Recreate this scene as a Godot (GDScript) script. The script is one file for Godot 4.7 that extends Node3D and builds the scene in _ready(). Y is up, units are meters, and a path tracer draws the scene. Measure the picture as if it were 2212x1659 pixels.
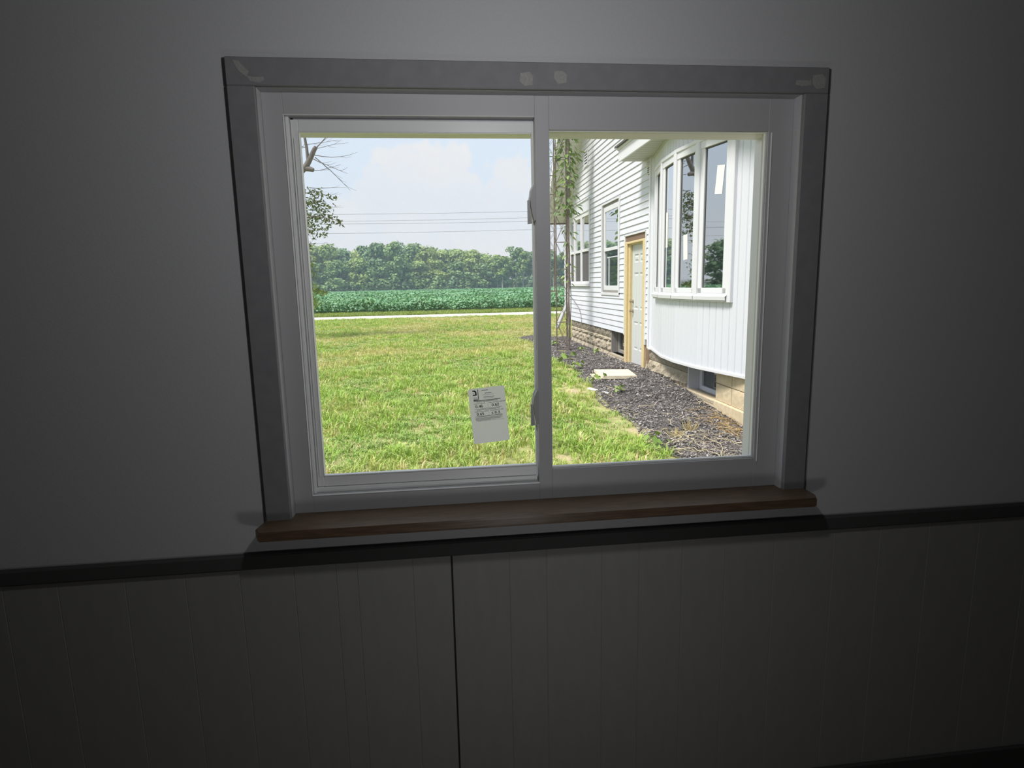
extends Node3D
# A dim room with a new sliding window; outside: lawn, road, bean field, woods and the white-sided wing of the house.
# The camera's eye is the origin of x and y; the window wall's inner face is z = 0 and the outdoors lies at z < 0.

const GRADE := -1.45
const FLOOR := -1.45
# two lamps added out of view to light the window wall: place and energy
const ADDED_BULB := Vector3(.15, .385, .68)
const ADDED_BULB_E := 0.143
const ADDED_LAMP := Vector3(.2, -.72, .82)
const ADDED_LAMP_E := 0.034
var rng := RandomNumberGenerator.new()
var M := {}
var house: Node3D

class MB:
	var v := PackedVector3Array()
	var n := PackedVector3Array()
	var c := PackedColorArray()
	var col := Color.WHITE
	var xf := Transform3D()
	func t(a: Vector3, b: Vector3, d: Vector3, hint: Vector3) -> void:
		a = xf * a; b = xf * b; d = xf * d
		var m := (b - a).cross(d - a)
		if m.length_squared() < 1e-16: return
		m = m.normalized()
		if m.dot(xf.basis * hint) > 0.0:
			var e := b; b = d; d = e
		else: m = -m
		v.append(a); v.append(b); v.append(d)
		n.append(m); n.append(m); n.append(m)
		c.append(col); c.append(col); c.append(col)
	func ts(a: Vector3, b: Vector3, d: Vector3, na: Vector3, nb: Vector3, nd: Vector3) -> void:
		a = xf * a; b = xf * b; d = xf * d
		na = xf.basis * na; nb = xf.basis * nb; nd = xf.basis * nd
		if (b - a).cross(d - a).dot(na + nb + nd) > 0.0:
			var e := b; b = d; d = e
			e = nb; nb = nd; nd = e
		v.append(a); v.append(b); v.append(d)
		n.append(na.normalized()); n.append(nb.normalized()); n.append(nd.normalized())
		c.append(col); c.append(col); c.append(col)
	func q(a: Vector3, b: Vector3, d: Vector3, e: Vector3, hint: Vector3) -> void:
		t(a, b, d, hint); t(a, d, e, hint)
	func box(ce: Vector3, s: Vector3, bev := 0.0) -> void:
		var h := s * 0.5
		bev = minf(bev, minf(h.x, minf(h.y, h.z)) * 0.9)
		var g := h - Vector3.ONE * bev
		for ax in 3:
			var u := Vector3.ZERO; var w := Vector3.ZERO; var a := Vector3.ZERO
			u[(ax + 1) % 3] = g[(ax + 1) % 3]; w[(ax + 2) % 3] = g[(ax + 2) % 3]; a[ax] = h[ax]
			for sg in [-1.0, 1.0]:
				var o: Vector3 = ce + a * sg
				q(o - u - w, o + u - w, o + u + w, o - u + w, a * sg)
			if bev > 0.0:
				# the four bevels that run along axis ax
				var b1 := (ax + 1) % 3; var b2 := (ax + 2) % 3
				var al := Vector3.ZERO; al[ax] = g[ax]
				for s1 in [-1.0, 1.0]:
					for s2 in [-1.0, 1.0]:
						var p := Vector3.ZERO; p[b1] = s1 * h[b1]; p[b2] = s2 * g[b2]
						var r := Vector3.ZERO; r[b1] = s1 * g[b1]; r[b2] = s2 * h[b2]
						q(ce + p - al, ce + p + al, ce + r + al, ce + r - al, p + r)
		if bev > 0.0:
			for sx in [-1.0, 1.0]:
				for sy in [-1.0, 1.0]:
					for sz in [-1.0, 1.0]:
						var k := Vector3(sx, sy, sz)
						t(ce + k * Vector3(h.x, g.y, g.z), ce + k * Vector3(g.x, h.y, g.z), ce + k * Vector3(g.x, g.y, h.z), k)
	func span(a: Vector3, b: Vector3, bev := 0.0) -> void:
		box((a + b) * 0.5, (b - a).abs(), bev)
	func bar(a: Vector3, b: Vector3, w: float, d: float, up := Vector3.UP, bev := 0.0) -> void:
		# a straight bar from a to b, w wide across up, d deep along up
		var x := (b - a).normalized()
		if absf(x.dot(up.normalized())) > 0.98: up = Vector3.RIGHT
		var z := x.cross(up).normalized()
		var keep := xf
		xf = xf * Transform3D(Basis(x, z.cross(x), z), (a + b) * 0.5)
		box(Vector3.ZERO, Vector3((b - a).length(), d, w), bev)
		xf = keep
	func tube(p: PackedVector3Array, r: PackedFloat32Array, sides := 6) -> void:
		var side := Vector3.UP
		if absf((p[1] - p[0]).normalized().dot(side)) > 0.9: side = Vector3.RIGHT
		var rings := []
		for i in p.size():
			var d := (p[mini(i + 1, p.size() - 1)] - p[maxi(i - 1, 0)]).normalized()
			var a := d.cross(side).normalized()
			side = a.cross(d).normalized()
			var ring := []
			for k in sides:
				var th := TAU * k / sides
				ring.append(a * cos(th) + side * sin(th))
			rings.append(ring)
		for i in p.size() - 1:
			for k in sides:
				var k2 := (k + 1) % sides
				var n0: Vector3 = rings[i][k]; var n1: Vector3 = rings[i][k2]; var n2: Vector3 = rings[i + 1][k2]; var n3: Vector3 = rings[i + 1][k]
				var a0 := p[i] + n0 * r[i]; var a1 := p[i] + n1 * r[i]; var a2 := p[i + 1] + n2 * r[i + 1]; var a3 := p[i + 1] + n3 * r[i + 1]
				ts(a0, a1, a2, n0, n1, n2); ts(a0, a2, a3, n0, n2, n3)
		for e in [0, p.size() - 1]:
			var d := (p[e] - p[1 if e == 0 else e - 1]).normalized()
			for k in sides: t(p[e], p[e] + rings[e][k] * r[e], p[e] + rings[e][(k + 1) % sides] * r[e], d)
	func rod(a: Vector3, b: Vector3, r: float, sides := 6) -> void:
		tube(PackedVector3Array([a, b]), PackedFloat32Array([r, r]), sides)
	func ext(poly: PackedVector2Array, o: Vector3, ux: Vector3, uy: Vector3, dp: Vector3) -> void:
		# a polygon in the ux, uy plane at o, extruded along dp
		var ix := Geometry2D.triangulate_polygon(poly)
		var at := func(k: int) -> Vector3: return o + ux * poly[k].x + uy * poly[k].y
		for i in range(0, ix.size(), 3):
			t(at.call(ix[i]), at.call(ix[i + 1]), at.call(ix[i + 2]), -dp)
			t(at.call(ix[i]) + dp, at.call(ix[i + 1]) + dp, at.call(ix[i + 2]) + dp, dp)
		var turn := -1.0 if Geometry2D.is_polygon_clockwise(poly) else 1.0
		for i in poly.size():
			var j := (i + 1) % poly.size()
			var e := poly[j] - poly[i]
			var out := (ux * e.y - uy * e.x) * turn
			q(at.call(i), at.call(j), at.call(j) + dp, at.call(i) + dp, out)
	func mesh(tinted := false) -> ArrayMesh:
		var a := []
		a.resize(Mesh.ARRAY_MAX)
		a[Mesh.ARRAY_VERTEX] = v; a[Mesh.ARRAY_NORMAL] = n
		if tinted: a[Mesh.ARRAY_COLOR] = c
		var m := ArrayMesh.new()
		m.add_surface_from_arrays(Mesh.PRIMITIVE_TRIANGLES, a)
		return m

# ---------------------------------------------------------------- naming and labelling
func tag(o: Node, label := "", category := "", group := "", kind := "") -> Node:
	if label: o.set_meta("label", label)
	if category: o.set_meta("category", category)
	if group: o.set_meta("group", group)
	if kind: o.set_meta("kind", kind)
	return o

func numbered(called: String) -> String:
	var k := 0
	var s := called
	while has_node(NodePath(s)):
		k += 1
		s = "%s_%03d" % [called, k]
	return s

func obj(called: String, mesh: Mesh, mat: Material, parent: Node = null) -> MeshInstance3D:
	var o := MeshInstance3D.new()
	o.mesh = mesh
	o.material_override = mat
	if parent == null:
		o.name = numbered(called); add_child(o)
	else:
		o.name = called; parent.add_child(o, true)
	return o

func base(called: String, at := Vector3.ZERO, parent: Node = null) -> Node3D:
	var o := Node3D.new()
	o.position = at
	if parent == null:
		o.name = numbered(called); add_child(o)
	else:
		o.name = called; parent.add_child(o, true)
	return o

func part(called: String, mb: MB, mat: Material, parent: Node) -> MeshInstance3D:
	return obj(called, mb.mesh(mat.vertex_color_use_as_albedo), mat, parent)

func struct(called: String, mb: MB, mat: Material, label: String) -> MeshInstance3D:
	var o := obj(called, mb.mesh(mat.vertex_color_use_as_albedo), mat)
	tag(o, label, "", "", "structure")
	return o

func many(called: String, mesh: Mesh, mat: Material, places: Array, tints: Array, parent: Node = null) -> MultiMeshInstance3D:
	var mm := MultiMesh.new()
	mm.transform_format = MultiMesh.TRANSFORM_3D
	mm.use_colors = true
	mm.mesh = mesh
	mm.instance_count = places.size()
	for i in places.size():
		mm.set_instance_transform(i, places[i])
		mm.set_instance_color(i, tints[i])
	var o := MultiMeshInstance3D.new()
	o.multimesh = mm
	o.material_override = mat
	if parent == null:
		o.name = numbered(called); add_child(o)
	else:
		o.name = called; parent.add_child(o, true)
	o.set_meta("kind", "stuff")
	return o

# ---------------------------------------------------------------- materials (colours given as linear reflectance)
func lin(r: float, g: float, b: float) -> Color:
	return Color(r, g, b).linear_to_srgb()

func plain(r: float, g: float, b: float, rough := 0.7) -> StandardMaterial3D:
	var m := StandardMaterial3D.new()
	m.albedo_color = lin(r, g, b)
	m.roughness = rough
	return m

func noisy(c1: Vector3, c2: Vector3, rough: float, freq: float, scale: Vector3, bump := 0.0, seed_ := 1) -> StandardMaterial3D:
	var m := StandardMaterial3D.new()
	m.roughness = rough
	var f := FastNoiseLite.new()
	f.seed = seed_; f.frequency = freq; f.fractal_octaves = 5
	var t := NoiseTexture2D.new()
	t.width = 512; t.height = 512; t.seamless = true; t.noise = f
	var g := Gradient.new()
	g.offsets = PackedFloat32Array([0.15, 0.85])
	g.colors = PackedColorArray([lin(c1.x, c1.y, c1.z), lin(c2.x, c2.y, c2.z)])
	t.color_ramp = g
	m.albedo_texture = t
	m.uv1_triplanar = true; m.uv1_world_triplanar = true
	m.uv1_scale = scale
	if bump > 0.0:
		var h := NoiseTexture2D.new()
		h.width = 512; h.height = 512; h.seamless = true; h.noise = f
		m.heightmap_enabled = true
		m.heightmap_texture = h
		m.heightmap_scale = bump
	return m

func leafy(back: float, rough := 0.55) -> StandardMaterial3D:
	var m := StandardMaterial3D.new()
	m.vertex_color_use_as_albedo = true
	m.roughness = rough
	m.cull_mode = BaseMaterial3D.CULL_DISABLED
	if back > 0.0:
		m.backlight_enabled = true
		m.backlight = Color(back, back, back * 0.5).linear_to_srgb()
	return m

func materials() -> void:
	M.wall = noisy(Vector3(.515, .52, .53), Vector3(.535, .54, .55), 0.9, 0.05, Vector3(5, 5, 5), 0.012, 3)
	M.casing = noisy(Vector3(.215, .215, .225), Vector3(.24, .24, .248), 0.8, 0.02, Vector3(2, 2, 2), 0.0, 4)
	M.patch = noisy(Vector3(.30, .297, .285), Vector3(.36, .355, .34), 0.9, 0.05, Vector3(6, 6, 6), 0.0, 5)
	M.rail = plain(.065, .062, .06, 0.75)
	M.plank = noisy(Vector3(.272, .268, .258), Vector3(.288, .284, .272), 0.85, 0.02, Vector3(3, .6, 3), 0.0, 6)
	M.sill = noisy(Vector3(.085, .055, .034), Vector3(.145, .094, .056), 0.38, 0.02, Vector3(1, 14, 14), 0.0, 7)
	M.floorwood = noisy(Vector3(.10, .08, .06), Vector3(.17, .14, .10), 0.6, 0.02, Vector3(8, 1, 1), 0.0, 8)
	M.ceiling = plain(.25, .25, .25, .95)
	M.backwall = plain(.22, .22, .22, .95)
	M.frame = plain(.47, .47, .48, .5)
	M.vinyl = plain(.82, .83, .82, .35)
	M.latch = plain(.40, .40, .40, .45)
	M.glass = StandardMaterial3D.new()
	M.glass.transparency = BaseMaterial3D.TRANSPARENCY_ALPHA
	M.glass.albedo_color = Color(1, 1, 1, 0.03)
	M.glass.roughness = 0.0
	M.glass.metallic_specular = 0.0
	M.smudge = plain(.8, .82, .8, .9)
	M.paper = plain(.80, .80, .77, .8)
	M.ink = plain(.02, .02, .022, .8)
	M.finelines = plain(.22, .22, .22, .8)
	# outdoors
	M.siding = noisy(Vector3(.655, .665, .735), Vector3(.70, .71, .775), 0.55, 0.006, Vector3(.5, .5, .5), 0.0, 10)
	M.baysiding = plain(.66, .68, .745, .5)
	M.trim = plain(.71, .715, .755, .45)
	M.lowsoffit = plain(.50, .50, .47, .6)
	M.vinylout = plain(.66, .655, .69, .4)
	M.labelpaper = plain(.80, .80, .79, .8)
	M.labelpaper.backlight_enabled = true
	M.labelpaper.backlight = Color(.9, .9, .9)
	M.soffit = plain(.72, .725, .66, .6)
	M.sheath = plain(.10, .10, .10, .9)
	M.rawwood = noisy(Vector3(.60, .47, .24), Vector3(.70, .57, .34), 0.7, 0.02, Vector3(6, 1, 6), 0.0, 11)
	M.header = noisy(Vector3(.09, .05, .035), Vector3(.34, .24, .17), 0.9, 0.03, Vector3(3, 12, 3), 0.0, 12)
	M.door = plain(.58, .60, .60, .5)
	M.brass = plain(.42, .36, .26, .35)
	M.brass.metallic = 0.8
	M.weathered = noisy(Vector3(.12, .10, .09), Vector3(.5, .5, .48), 0.9, 0.04, Vector3(3, 14, 3), 0.0, 13)
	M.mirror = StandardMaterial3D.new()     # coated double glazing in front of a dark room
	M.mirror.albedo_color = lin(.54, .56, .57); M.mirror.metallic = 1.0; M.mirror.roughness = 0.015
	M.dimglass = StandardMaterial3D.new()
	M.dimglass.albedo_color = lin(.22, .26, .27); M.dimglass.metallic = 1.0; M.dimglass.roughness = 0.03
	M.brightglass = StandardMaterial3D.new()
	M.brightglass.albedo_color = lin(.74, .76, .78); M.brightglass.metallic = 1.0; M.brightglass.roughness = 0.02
	M.screen = plain(.10, .095, .10, .9)
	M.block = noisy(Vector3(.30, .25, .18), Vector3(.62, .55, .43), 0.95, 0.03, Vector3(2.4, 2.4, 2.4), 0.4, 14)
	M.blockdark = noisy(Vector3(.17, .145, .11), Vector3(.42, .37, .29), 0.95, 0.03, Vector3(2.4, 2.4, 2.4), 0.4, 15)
	M.parge = noisy(Vector3(.58, .47, .30), Vector3(.70, .59, .41), 0.95, 0.015, Vector3(1.2, 1.2, 1.2), 0.15, 16)
	M.shingle = plain(.09, .085, .08, .9)
	M.gutter = plain(.16, .11, .08, .6)
	M.steel = noisy(Vector3(.10, .065, .05), Vector3(.30, .25, .22), 0.7, 0.03, Vector3(4, 4, 4), 0.0, 17)
	M.slab = noisy(Vector3(.70, .60, .44), Vector3(.82, .73, .57), 0.85, 0.01, Vector3(1.5, 1.5, 1.5), 0.0, 18)
	M.mulch = noisy(Vector3(.05, .045, .043), Vector3(.18, .16, .15), 0.95, 0.04, Vector3(3, 3, 3), 0.8, 19)
	M.chip = leafy(0.0, .9)
	M.turf = noisy(Vector3(.28, .29, .10), Vector3(.48, .45, .20), 0.95, 0.02, Vector3(.7, .7, .7), 0.4, 20)
	M.soil = noisy(Vector3(.40, .33, .18), Vector3(.58, .48, .28), 0.95, 0.03, Vector3(2, 2, 2), 0.3, 21)
	M.road = noisy(Vector3(.66, .62, .56), Vector3(.78, .74, .68), 0.95, 0.02, Vector3(.3, .3, .3), 0.0, 22)
	M.field = noisy(Vector3(.08, .16, .075), Vector3(.15, .27, .12), 0.95, 0.05, Vector3(.3, .3, .3), 0.0, 23)
	M.blade = leafy(.35, .5)
	M.bean = leafy(.3, .55)
	M.leaf = leafy(.3, .6)
	M.weed = leafy(.3, .6)
	M.weed.albedo_color = lin(.24, .36, .08)
	M.bark = noisy(Vector3(.13, .115, .11), Vector3(.26, .235, .22), 0.95, 0.04, Vector3(1, .3, 1), 0.0, 24)
	M.palebark = plain(.34, .33, .29, .95)
	M.wire = plain(.22, .22, .23, .7)
	M.pole = plain(.2, .16, .12, .9)
	M.cable = plain(.16, .16, .17, .6)
	M.straw = leafy(.2, .8)

# ---------------------------------------------------------------- sky
func sky() -> Sky:
	var w := 2048; var h := 1024
	var im := Image.create(w, h, false, Image.FORMAT_RGB8)
	var f := FastNoiseLite.new()
	f.seed = 5; f.frequency = 1.6; f.fractal_octaves = 5; f.fractal_gain = 0.5
	var fine := FastNoiseLite.new()
	fine.seed = 9; fine.frequency = 14.0; fine.fractal_octaves = 4
	# heaped clouds over the wood: azimuth, elevation, radius in degrees
	var puffs := [[-3.98, 10.53, 1.64], [-4.66, 11.4, .9], [-2.73, 11.04, 1.31], [-.68, 11.05, 1.47], [1.6, 10.86, 1.64], [-5.46, 9.47, 1.47], [-6.36, 7.91, 1.72], [-8.07, 6.12, 1.84], [-2.9, 7.73, 3.69], [1.26, 7.32, 3.28], [7.25, 10.2, 1.39], [5.77, 9.96, 1.15], [6.36, 8.05, 2.25], [4.59, 5.23, 3.28]]
	for j in h:
		var el := 90.0 - 180.0 * (j + 0.5) / h
		if el < -1.0:
			im.fill_rect(Rect2i(0, j, w, h - j), Color(.60, .61, .56))
			break
		var ce := cos(deg_to_rad(el)); var se := sin(deg_to_rad(el))
		var up := clampf(el / 60.0, 0, 1)
		var clear := Color(.845, .88, .918).lerp(Color(.71, .795, .90), up)
		var low := Color(.868, .872, .888)
		clear = low.lerp(clear, smoothstep(3.0, 11.0, el))
		for i in w:
			var az := 360.0 * (i + 0.5) / w
			if az > 180.0: az -= 360.0
			var a := deg_to_rad(az)
			var d := Vector3(ce * sin(a), se, -ce * cos(a))
			var s := smoothstep(-.02, .34, f.get_noise_3d(d.x * 1.3, d.y * 2.6, d.z * 1.3)) * smoothstep(10.5, 16.0, el)
			if absf(az) < 16.0 and el < 15.0:
				var ns := fine.get_noise_2d(az * .05, el * .05)
				var ns2 := fine.get_noise_2d(az * .012 + 30., el * .012)
				var best := -9.0
				for p in puffs:
					best = maxf(best, (p[2] - Vector2(az - p[0], el - p[1]).length()) / 0.9)
				s = maxf(s, smoothstep(-.12, .2, best + ns * .9) * (.82 + .3 * ns2))
			var body := Color(.898, .884, .876).lerp(Color(.865, .872, .89), clampf(.5 + 1.3 * fine.get_noise_3d(d.x * .22 + 7., d.y * .4, d.z * .22), 0, 1))
			im.set_pixel(i, j, clear.lerp(body, clampf(s, 0, 1)))
	var m := PanoramaSkyMaterial.new()
	m.panorama = ImageTexture.create_from_image(im)
	var sk := Sky.new()
	sk.sky_material = m
	return sk

# ---------------------------------------------------------------- ground
func gh(x: float, z: float) -> float:
	# ground level: nearly flat lawn, a little lower in the corner between the two wings, the bed heaped against the foundation
	var y := GRADE
	y -= 0.13 * smoothstep(-7.2, -3.6, z) * smoothstep(0.2, 2.4, x)
	y -= .14 * smoothstep(2.3, 2.7, x) * smoothstep(-15.2, -14.6, z)
	return y

func bed_edge(z: float) -> float:
	return 2.08 + .09 * sin(z * 1.3) + .05 * sin(z * 3.7 + 1.0) - .12 * smoothstep(-6.5, -4.0, z)

func _ready() -> void:
	rng.seed = 20240711
	# ------------------------------------------------------------ camera, sky, sun, exposure
	var cam := Camera3D.new()
	cam.name = "camera"
	cam.transform = Transform3D(Basis(Vector3(.99346277, -.02073055, .11225847), Vector3(.03868828, .98631942, -.16024113), Vector3(-.10740082, .16353669, .98067365)), Vector3(0, 0, 1.40505))
	cam.fov = 64.983
	cam.near = 0.02; cam.far = 900.0
	add_child(cam)
	cam.current = true
	var env := Environment.new()
	env.background_mode = Environment.BG_SKY
	env.sky = sky()
	env.background_energy_multiplier = 1.0
	env.tonemap_mode = Environment.TONE_MAPPER_LINEAR
	env.tonemap_exposure = 1.22
	env.sdfgi_enabled = true; env.ssao_enabled = true; env.ssil_enabled = true
	var we := WorldEnvironment.new()
	we.name = "environment"
	we.environment = env
	add_child(we)
	var sun := DirectionalLight3D.new()
	sun.name = "sun"
	sun.light_color = Color(1.0, .98, .945)
	sun.light_energy = 1.25
	sun.light_angular_distance = 14.0
	sun.shadow_enabled = true
	sun.sky_mode = DirectionalLight3D.SKY_MODE_LIGHT_ONLY
	add_child(sun)
	sun.look_at_from_position(Vector3(-6, 9.5, 2.2), Vector3.ZERO)
	env.volumetric_fog_enabled = true
	env.volumetric_fog_density = 0.0
	var mist := FogVolume.new()
	mist.name = "distant_haze"
	mist.shape = RenderingServer.FOG_VOLUME_SHAPE_BOX
	mist.size = Vector3(260, 26, 135)
	mist.position = Vector3(0, 11, -107)
	var fm := FogMaterial.new()
	fm.albedo = Color(.82, .94, 1.0)
	fm.density = 0.0017
	mist.material = fm
	mist.set_meta("kind", "stuff")
	add_child(mist)
	materials()
	room()
	window()
	ground()
	wing()
	tower()
	woods()
	near_tree()
	wires()

# ---------------------------------------------------------------- the room
func room() -> void:
	var b := MB.new()
	b.span(Vector3(-2.3, FLOOR, -.14), Vector3(-.375, .95, 0))
	b.span(Vector3(.8453, FLOOR, -.14), Vector3(2.7, .95, 0))
	b.span(Vector3(-.375, .4194, -.14), Vector3(.8453, .95, 0))
	b.span(Vector3(-.375, FLOOR, -.14), Vector3(.8453, -.5356, 0))
	var wall := struct("wall_north", b, M.wall, "plain grey plaster wall around the sliding window, panelled in its lower part")
	# grooved panelling under the chair rail: boards of random widths
	var seams := [-2.3, -2.14, -1.99, -1.84, -1.68, -1.53, -1.40, -1.27, -1.145, -1.023, -.906, -.761, -.628, -.505, -.381, -.283, -.233, -.1, -.005, .137, .231, .372, .47, .584, .70, .834, .999, 1.13, 1.272, 1.42, 1.57, 1.73, 1.9, 2.08, 2.24, 2.4, 2.55, 2.7]
	for i in seams.size() - 1:
		var g := MB.new()
		var l: float = seams[i] + (.002 if absf(seams[i] + .005) < .001 else 0.0)
		var r: float = seams[i + 1] - (.0022 if absf(seams[i + 1] + .005) < .001 else 0.0)
		g.span(Vector3(l, FLOOR, 0), Vector3(r, -.635, .006), .0012)
		part("panel_board", g, M.plank, wall)
	b = MB.new()
	b.span(Vector3(-.012, FLOOR, 0), Vector3(.002, -.64, .0008))
	part("seam_shade", b, M.ink, wall)  # dark strip added in the seam to paint the shade of its gap
	b = MB.new()
	b.span(Vector3(-2.3, -.6514, 0), Vector3(2.7, -.6142, .017), .004)
	struct("trim_1", b, M.rail, "dark chair rail running along the wall under the window")
	b = MB.new()
	b.span(Vector3(-2.3, FLOOR, .006), Vector3(2.7, -1.3602, .018), .003)
	struct("baseboard_north", b, M.rail, "dark baseboard at the foot of the panelled wall")
	# window casing: head between the legs' outer edges, legs below it
	var legs := [["trim_2", -.4313, -.3747, "dark grey left leg of the window casing"], ["trim_3", .8453, .903, "dark grey right leg of the window casing"]]
	for k in legs:
		b = MB.new()
		b.span(Vector3(k[1], -.5356, 0), Vector3(k[2], .4194, .0125), .0018)
		struct(k[0], b, M.casing, k[3])
	b = MB.new()
	b.span(Vector3(-.4313, .4196, 0), Vector3(.903, .4756, .0125), .0018)
	var head := struct("trim_4", b, M.casing, "dark grey head piece of the window casing with pale filler patches")
	for pl in [[[-.414, .468], [-.402, .467], [-.392, .455], [-.383, .447], [-.389, .436], [-.402, .446], [-.409, .456]], [[-.389, .438], [-.372, .436], [-.356, .437], [-.353, .431], [-.364, .425], [-.382, .428]], [[.185, .452], [.205, .455], [.213, .447], [.211, .428], [.193, .426], [.183, .436]], [[.26, .457], [.279, .458], [.288, .451], [.287, .434], [.268, .431], [.259, .443]], [[.862, .458], [.884, .461], [.895, .452], [.892, .431], [.872, .429], [.862, .44]], [[.822, .447], [.858, .447], [.860, .437], [.838, .434], [.820, .437]]]:
		b = MB.new()
		var poly := PackedVector2Array()
		for p in pl: poly.append(Vector2(p[0], p[1]))
		b.ext(poly, Vector3(0, 0, .0124), Vector3.RIGHT, Vector3.UP, Vector3(0, 0, .0005))
		part("filler_patch", b, M.patch, head)
	# wooden stool board under the window, its front corners cut and its nose rounded
	b = MB.new()
	var top := PackedVector2Array([Vector2(-.4335, 0), Vector2(.9055, 0), Vector2(.9055, .055), Vector2(.893, .0815), Vector2(-.432, .0815), Vector2(-.4435, .055)])
	var k := top.size()
	var y1 := -.5335; var y0 := -.5562
	for i in k:
		var a := top[i]; var d := top[(i + 1) % k]
		var ce := Vector2(.236, .03)
		var ai := a + (ce - a).normalized() * .004; var di := d + (ce - d).normalized() * .004
		var out := Vector3((a + d).x * .5 - ce.x, 0, (a + d).y * .5 - ce.y)
		b.q(Vector3(ai.x, y1, ai.y), Vector3(di.x, y1, di.y), Vector3(d.x, y1 - .004, d.y), Vector3(a.x, y1 - .004, a.y), out + Vector3.UP * .5)
		b.q(Vector3(a.x, y1 - .004, a.y), Vector3(d.x, y1 - .004, d.y), Vector3(d.x, y0 + .004, d.y), Vector3(a.x, y0 + .004, a.y), out)
		b.q(Vector3(a.x, y0 + .004, a.y), Vector3(d.x, y0 + .004, d.y), Vector3(di.x, y0, di.y), Vector3(ai.x, y0, ai.y), out - Vector3.UP * .5)
		b.t(Vector3(ai.x, y1, ai.y), Vector3(di.x, y1, di.y), Vector3(ce.x, y1, ce.y), Vector3.UP)
		b.t(Vector3(ai.x, y0, ai.y), Vector3(di.x, y0, di.y), Vector3(ce.x, y0, ce.y), Vector3.DOWN)
	b.span(Vector3(-.3745, y0 + .002, -.03), Vector3(.845, y1 - .002, .002))
	struct("trim_5", b, M.sill, "brown wooden stool board under the window, lit along its front edge")
	# the rest of the shell
	b = MB.new(); b.span(Vector3(-2.44, FLOOR - .14, -.14), Vector3(2.84, FLOOR, 3.54))
	struct("floor", b, M.floorwood, "brown wooden floor of the dim room")
	b = MB.new(); b.span(Vector3(-2.44, .95, -.14), Vector3(2.84, 1.09, 3.54))
	struct("ceiling", b, M.ceiling, "flat white ceiling of the dim room")
	b = MB.new(); b.span(Vector3(-2.44, FLOOR, -.14), Vector3(-2.3, .95, 3.54))
	struct("wall_west", b, M.backwall, "plain side wall of the dim room, west side")
	b = MB.new(); b.span(Vector3(2.7, FLOOR, -.14), Vector3(2.84, .95, 3.54))
	struct("wall_east", b, M.backwall, "plain side wall of the dim room, east side")
	b = MB.new(); b.span(Vector3(-2.3, FLOOR, 3.4), Vector3(2.7, .95, 3.54))
	struct("wall_south", b, M.backwall, "plain wall behind the camera")
	# added lights: a bulb just above the view, a floor lamp just below it
	var bulb := base("added_bulb", Vector3(ADDED_BULB.x, .95, ADDED_BULB.z))
	tag(bulb, "added bulb on a ceiling cord, out of view, brightening the wall around the window", "pendant lamp")
	b = MB.new()
	b.tube(PackedVector3Array([Vector3(0, 0, 0), Vector3(0, -.02, 0)]), PackedFloat32Array([.05, .045]), 16)
	b.rod(Vector3(0, -.02, 0), Vector3(0, ADDED_BULB.y - .95 + .09, 0), .003)
	part("cord", b, M.rail, bulb)
	b = MB.new(); b.rod(Vector3(0, ADDED_BULB.y - .95 + .035, 0), Vector3(0, ADDED_BULB.y - .95 + .095, 0), .018, 12)
	part("socket", b, M.vinyl, bulb)
	var sp := SphereMesh.new(); sp.radius = .035; sp.height = .07; sp.radial_segments = 20; sp.rings = 10
	var glow := plain(.9, .9, .88, .5)
	glow.emission_enabled = true
	glow.emission = Color(1, .97, .94); glow.emission_energy_multiplier = 1.2
	var globe := obj("glass_globe", sp, glow, bulb)
	globe.position = Vector3(0, ADDED_BULB.y - .95, 0)
	var ol := OmniLight3D.new()
	ol.name = "added_bulb_beam"
	ol.light_color = Color(.99, .99, 1.0); ol.light_energy = ADDED_BULB_E
	ol.light_size = .03; ol.omni_range = 12.0; ol.omni_attenuation = 2.0; ol.shadow_enabled = true
	ol.position = ADDED_BULB
	add_child(ol)
	var fl := base("added_floor_lamp", Vector3(ADDED_LAMP.x, FLOOR, ADDED_LAMP.z))
	tag(fl, "added low lamp with a white drum shade, out of view, brightening the panelling", "floor lamp")
	b = MB.new()
	b.tube(PackedVector3Array([Vector3(0, 0, 0), Vector3(0, .02, 0), Vector3(0, .03, 0)]), PackedFloat32Array([.14, .14, .03]), 20)
	part("base", b, M.rail, fl)
	b = MB.new(); b.rod(Vector3(0, .02, 0), Vector3(0, ADDED_LAMP.y - FLOOR - .05, 0), .011, 8)
	part("pole", b, M.rail, fl)
	b = MB.new(); b.tube(PackedVector3Array([Vector3(0, ADDED_LAMP.y - FLOOR - .065, 0), Vector3(0, ADDED_LAMP.y - FLOOR + .065, 0)]), PackedFloat32Array([.075, .068]), 24)
	part("glowing_shade", b, glow, fl)
	var o2 := OmniLight3D.new()
	o2.name = "added_floor_lamp_beam"
	o2.light_color = Color(.97, .98, 1.0); o2.light_energy = ADDED_LAMP_E
	o2.light_size = .06; o2.omni_range = 12.0; o2.omni_attenuation = 2.0; o2.shadow_enabled = true
	o2.position = ADDED_LAMP
	add_child(o2)

# ---------------------------------------------------------------- the window
func ring(b: MB, l: float, r: float, lo: float, hi: float, wl: float, wr: float, wb: float, wt: float, z0: float, z1: float, bev := .0015) -> void:
	# four rails round an opening l..r, lo..hi; w* their widths outwards
	b.span(Vector3(l - wl, lo - wb, z0), Vector3(l, hi + wt, z1), bev)
	b.span(Vector3(r, lo - wb, z0), Vector3(r + wr, hi + wt, z1), bev)
	b.span(Vector3(l, lo - wb, z0), Vector3(r, lo, z1), bev)
	b.span(Vector3(l, hi, z0), Vector3(r, hi + wt, z1), bev)

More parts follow.
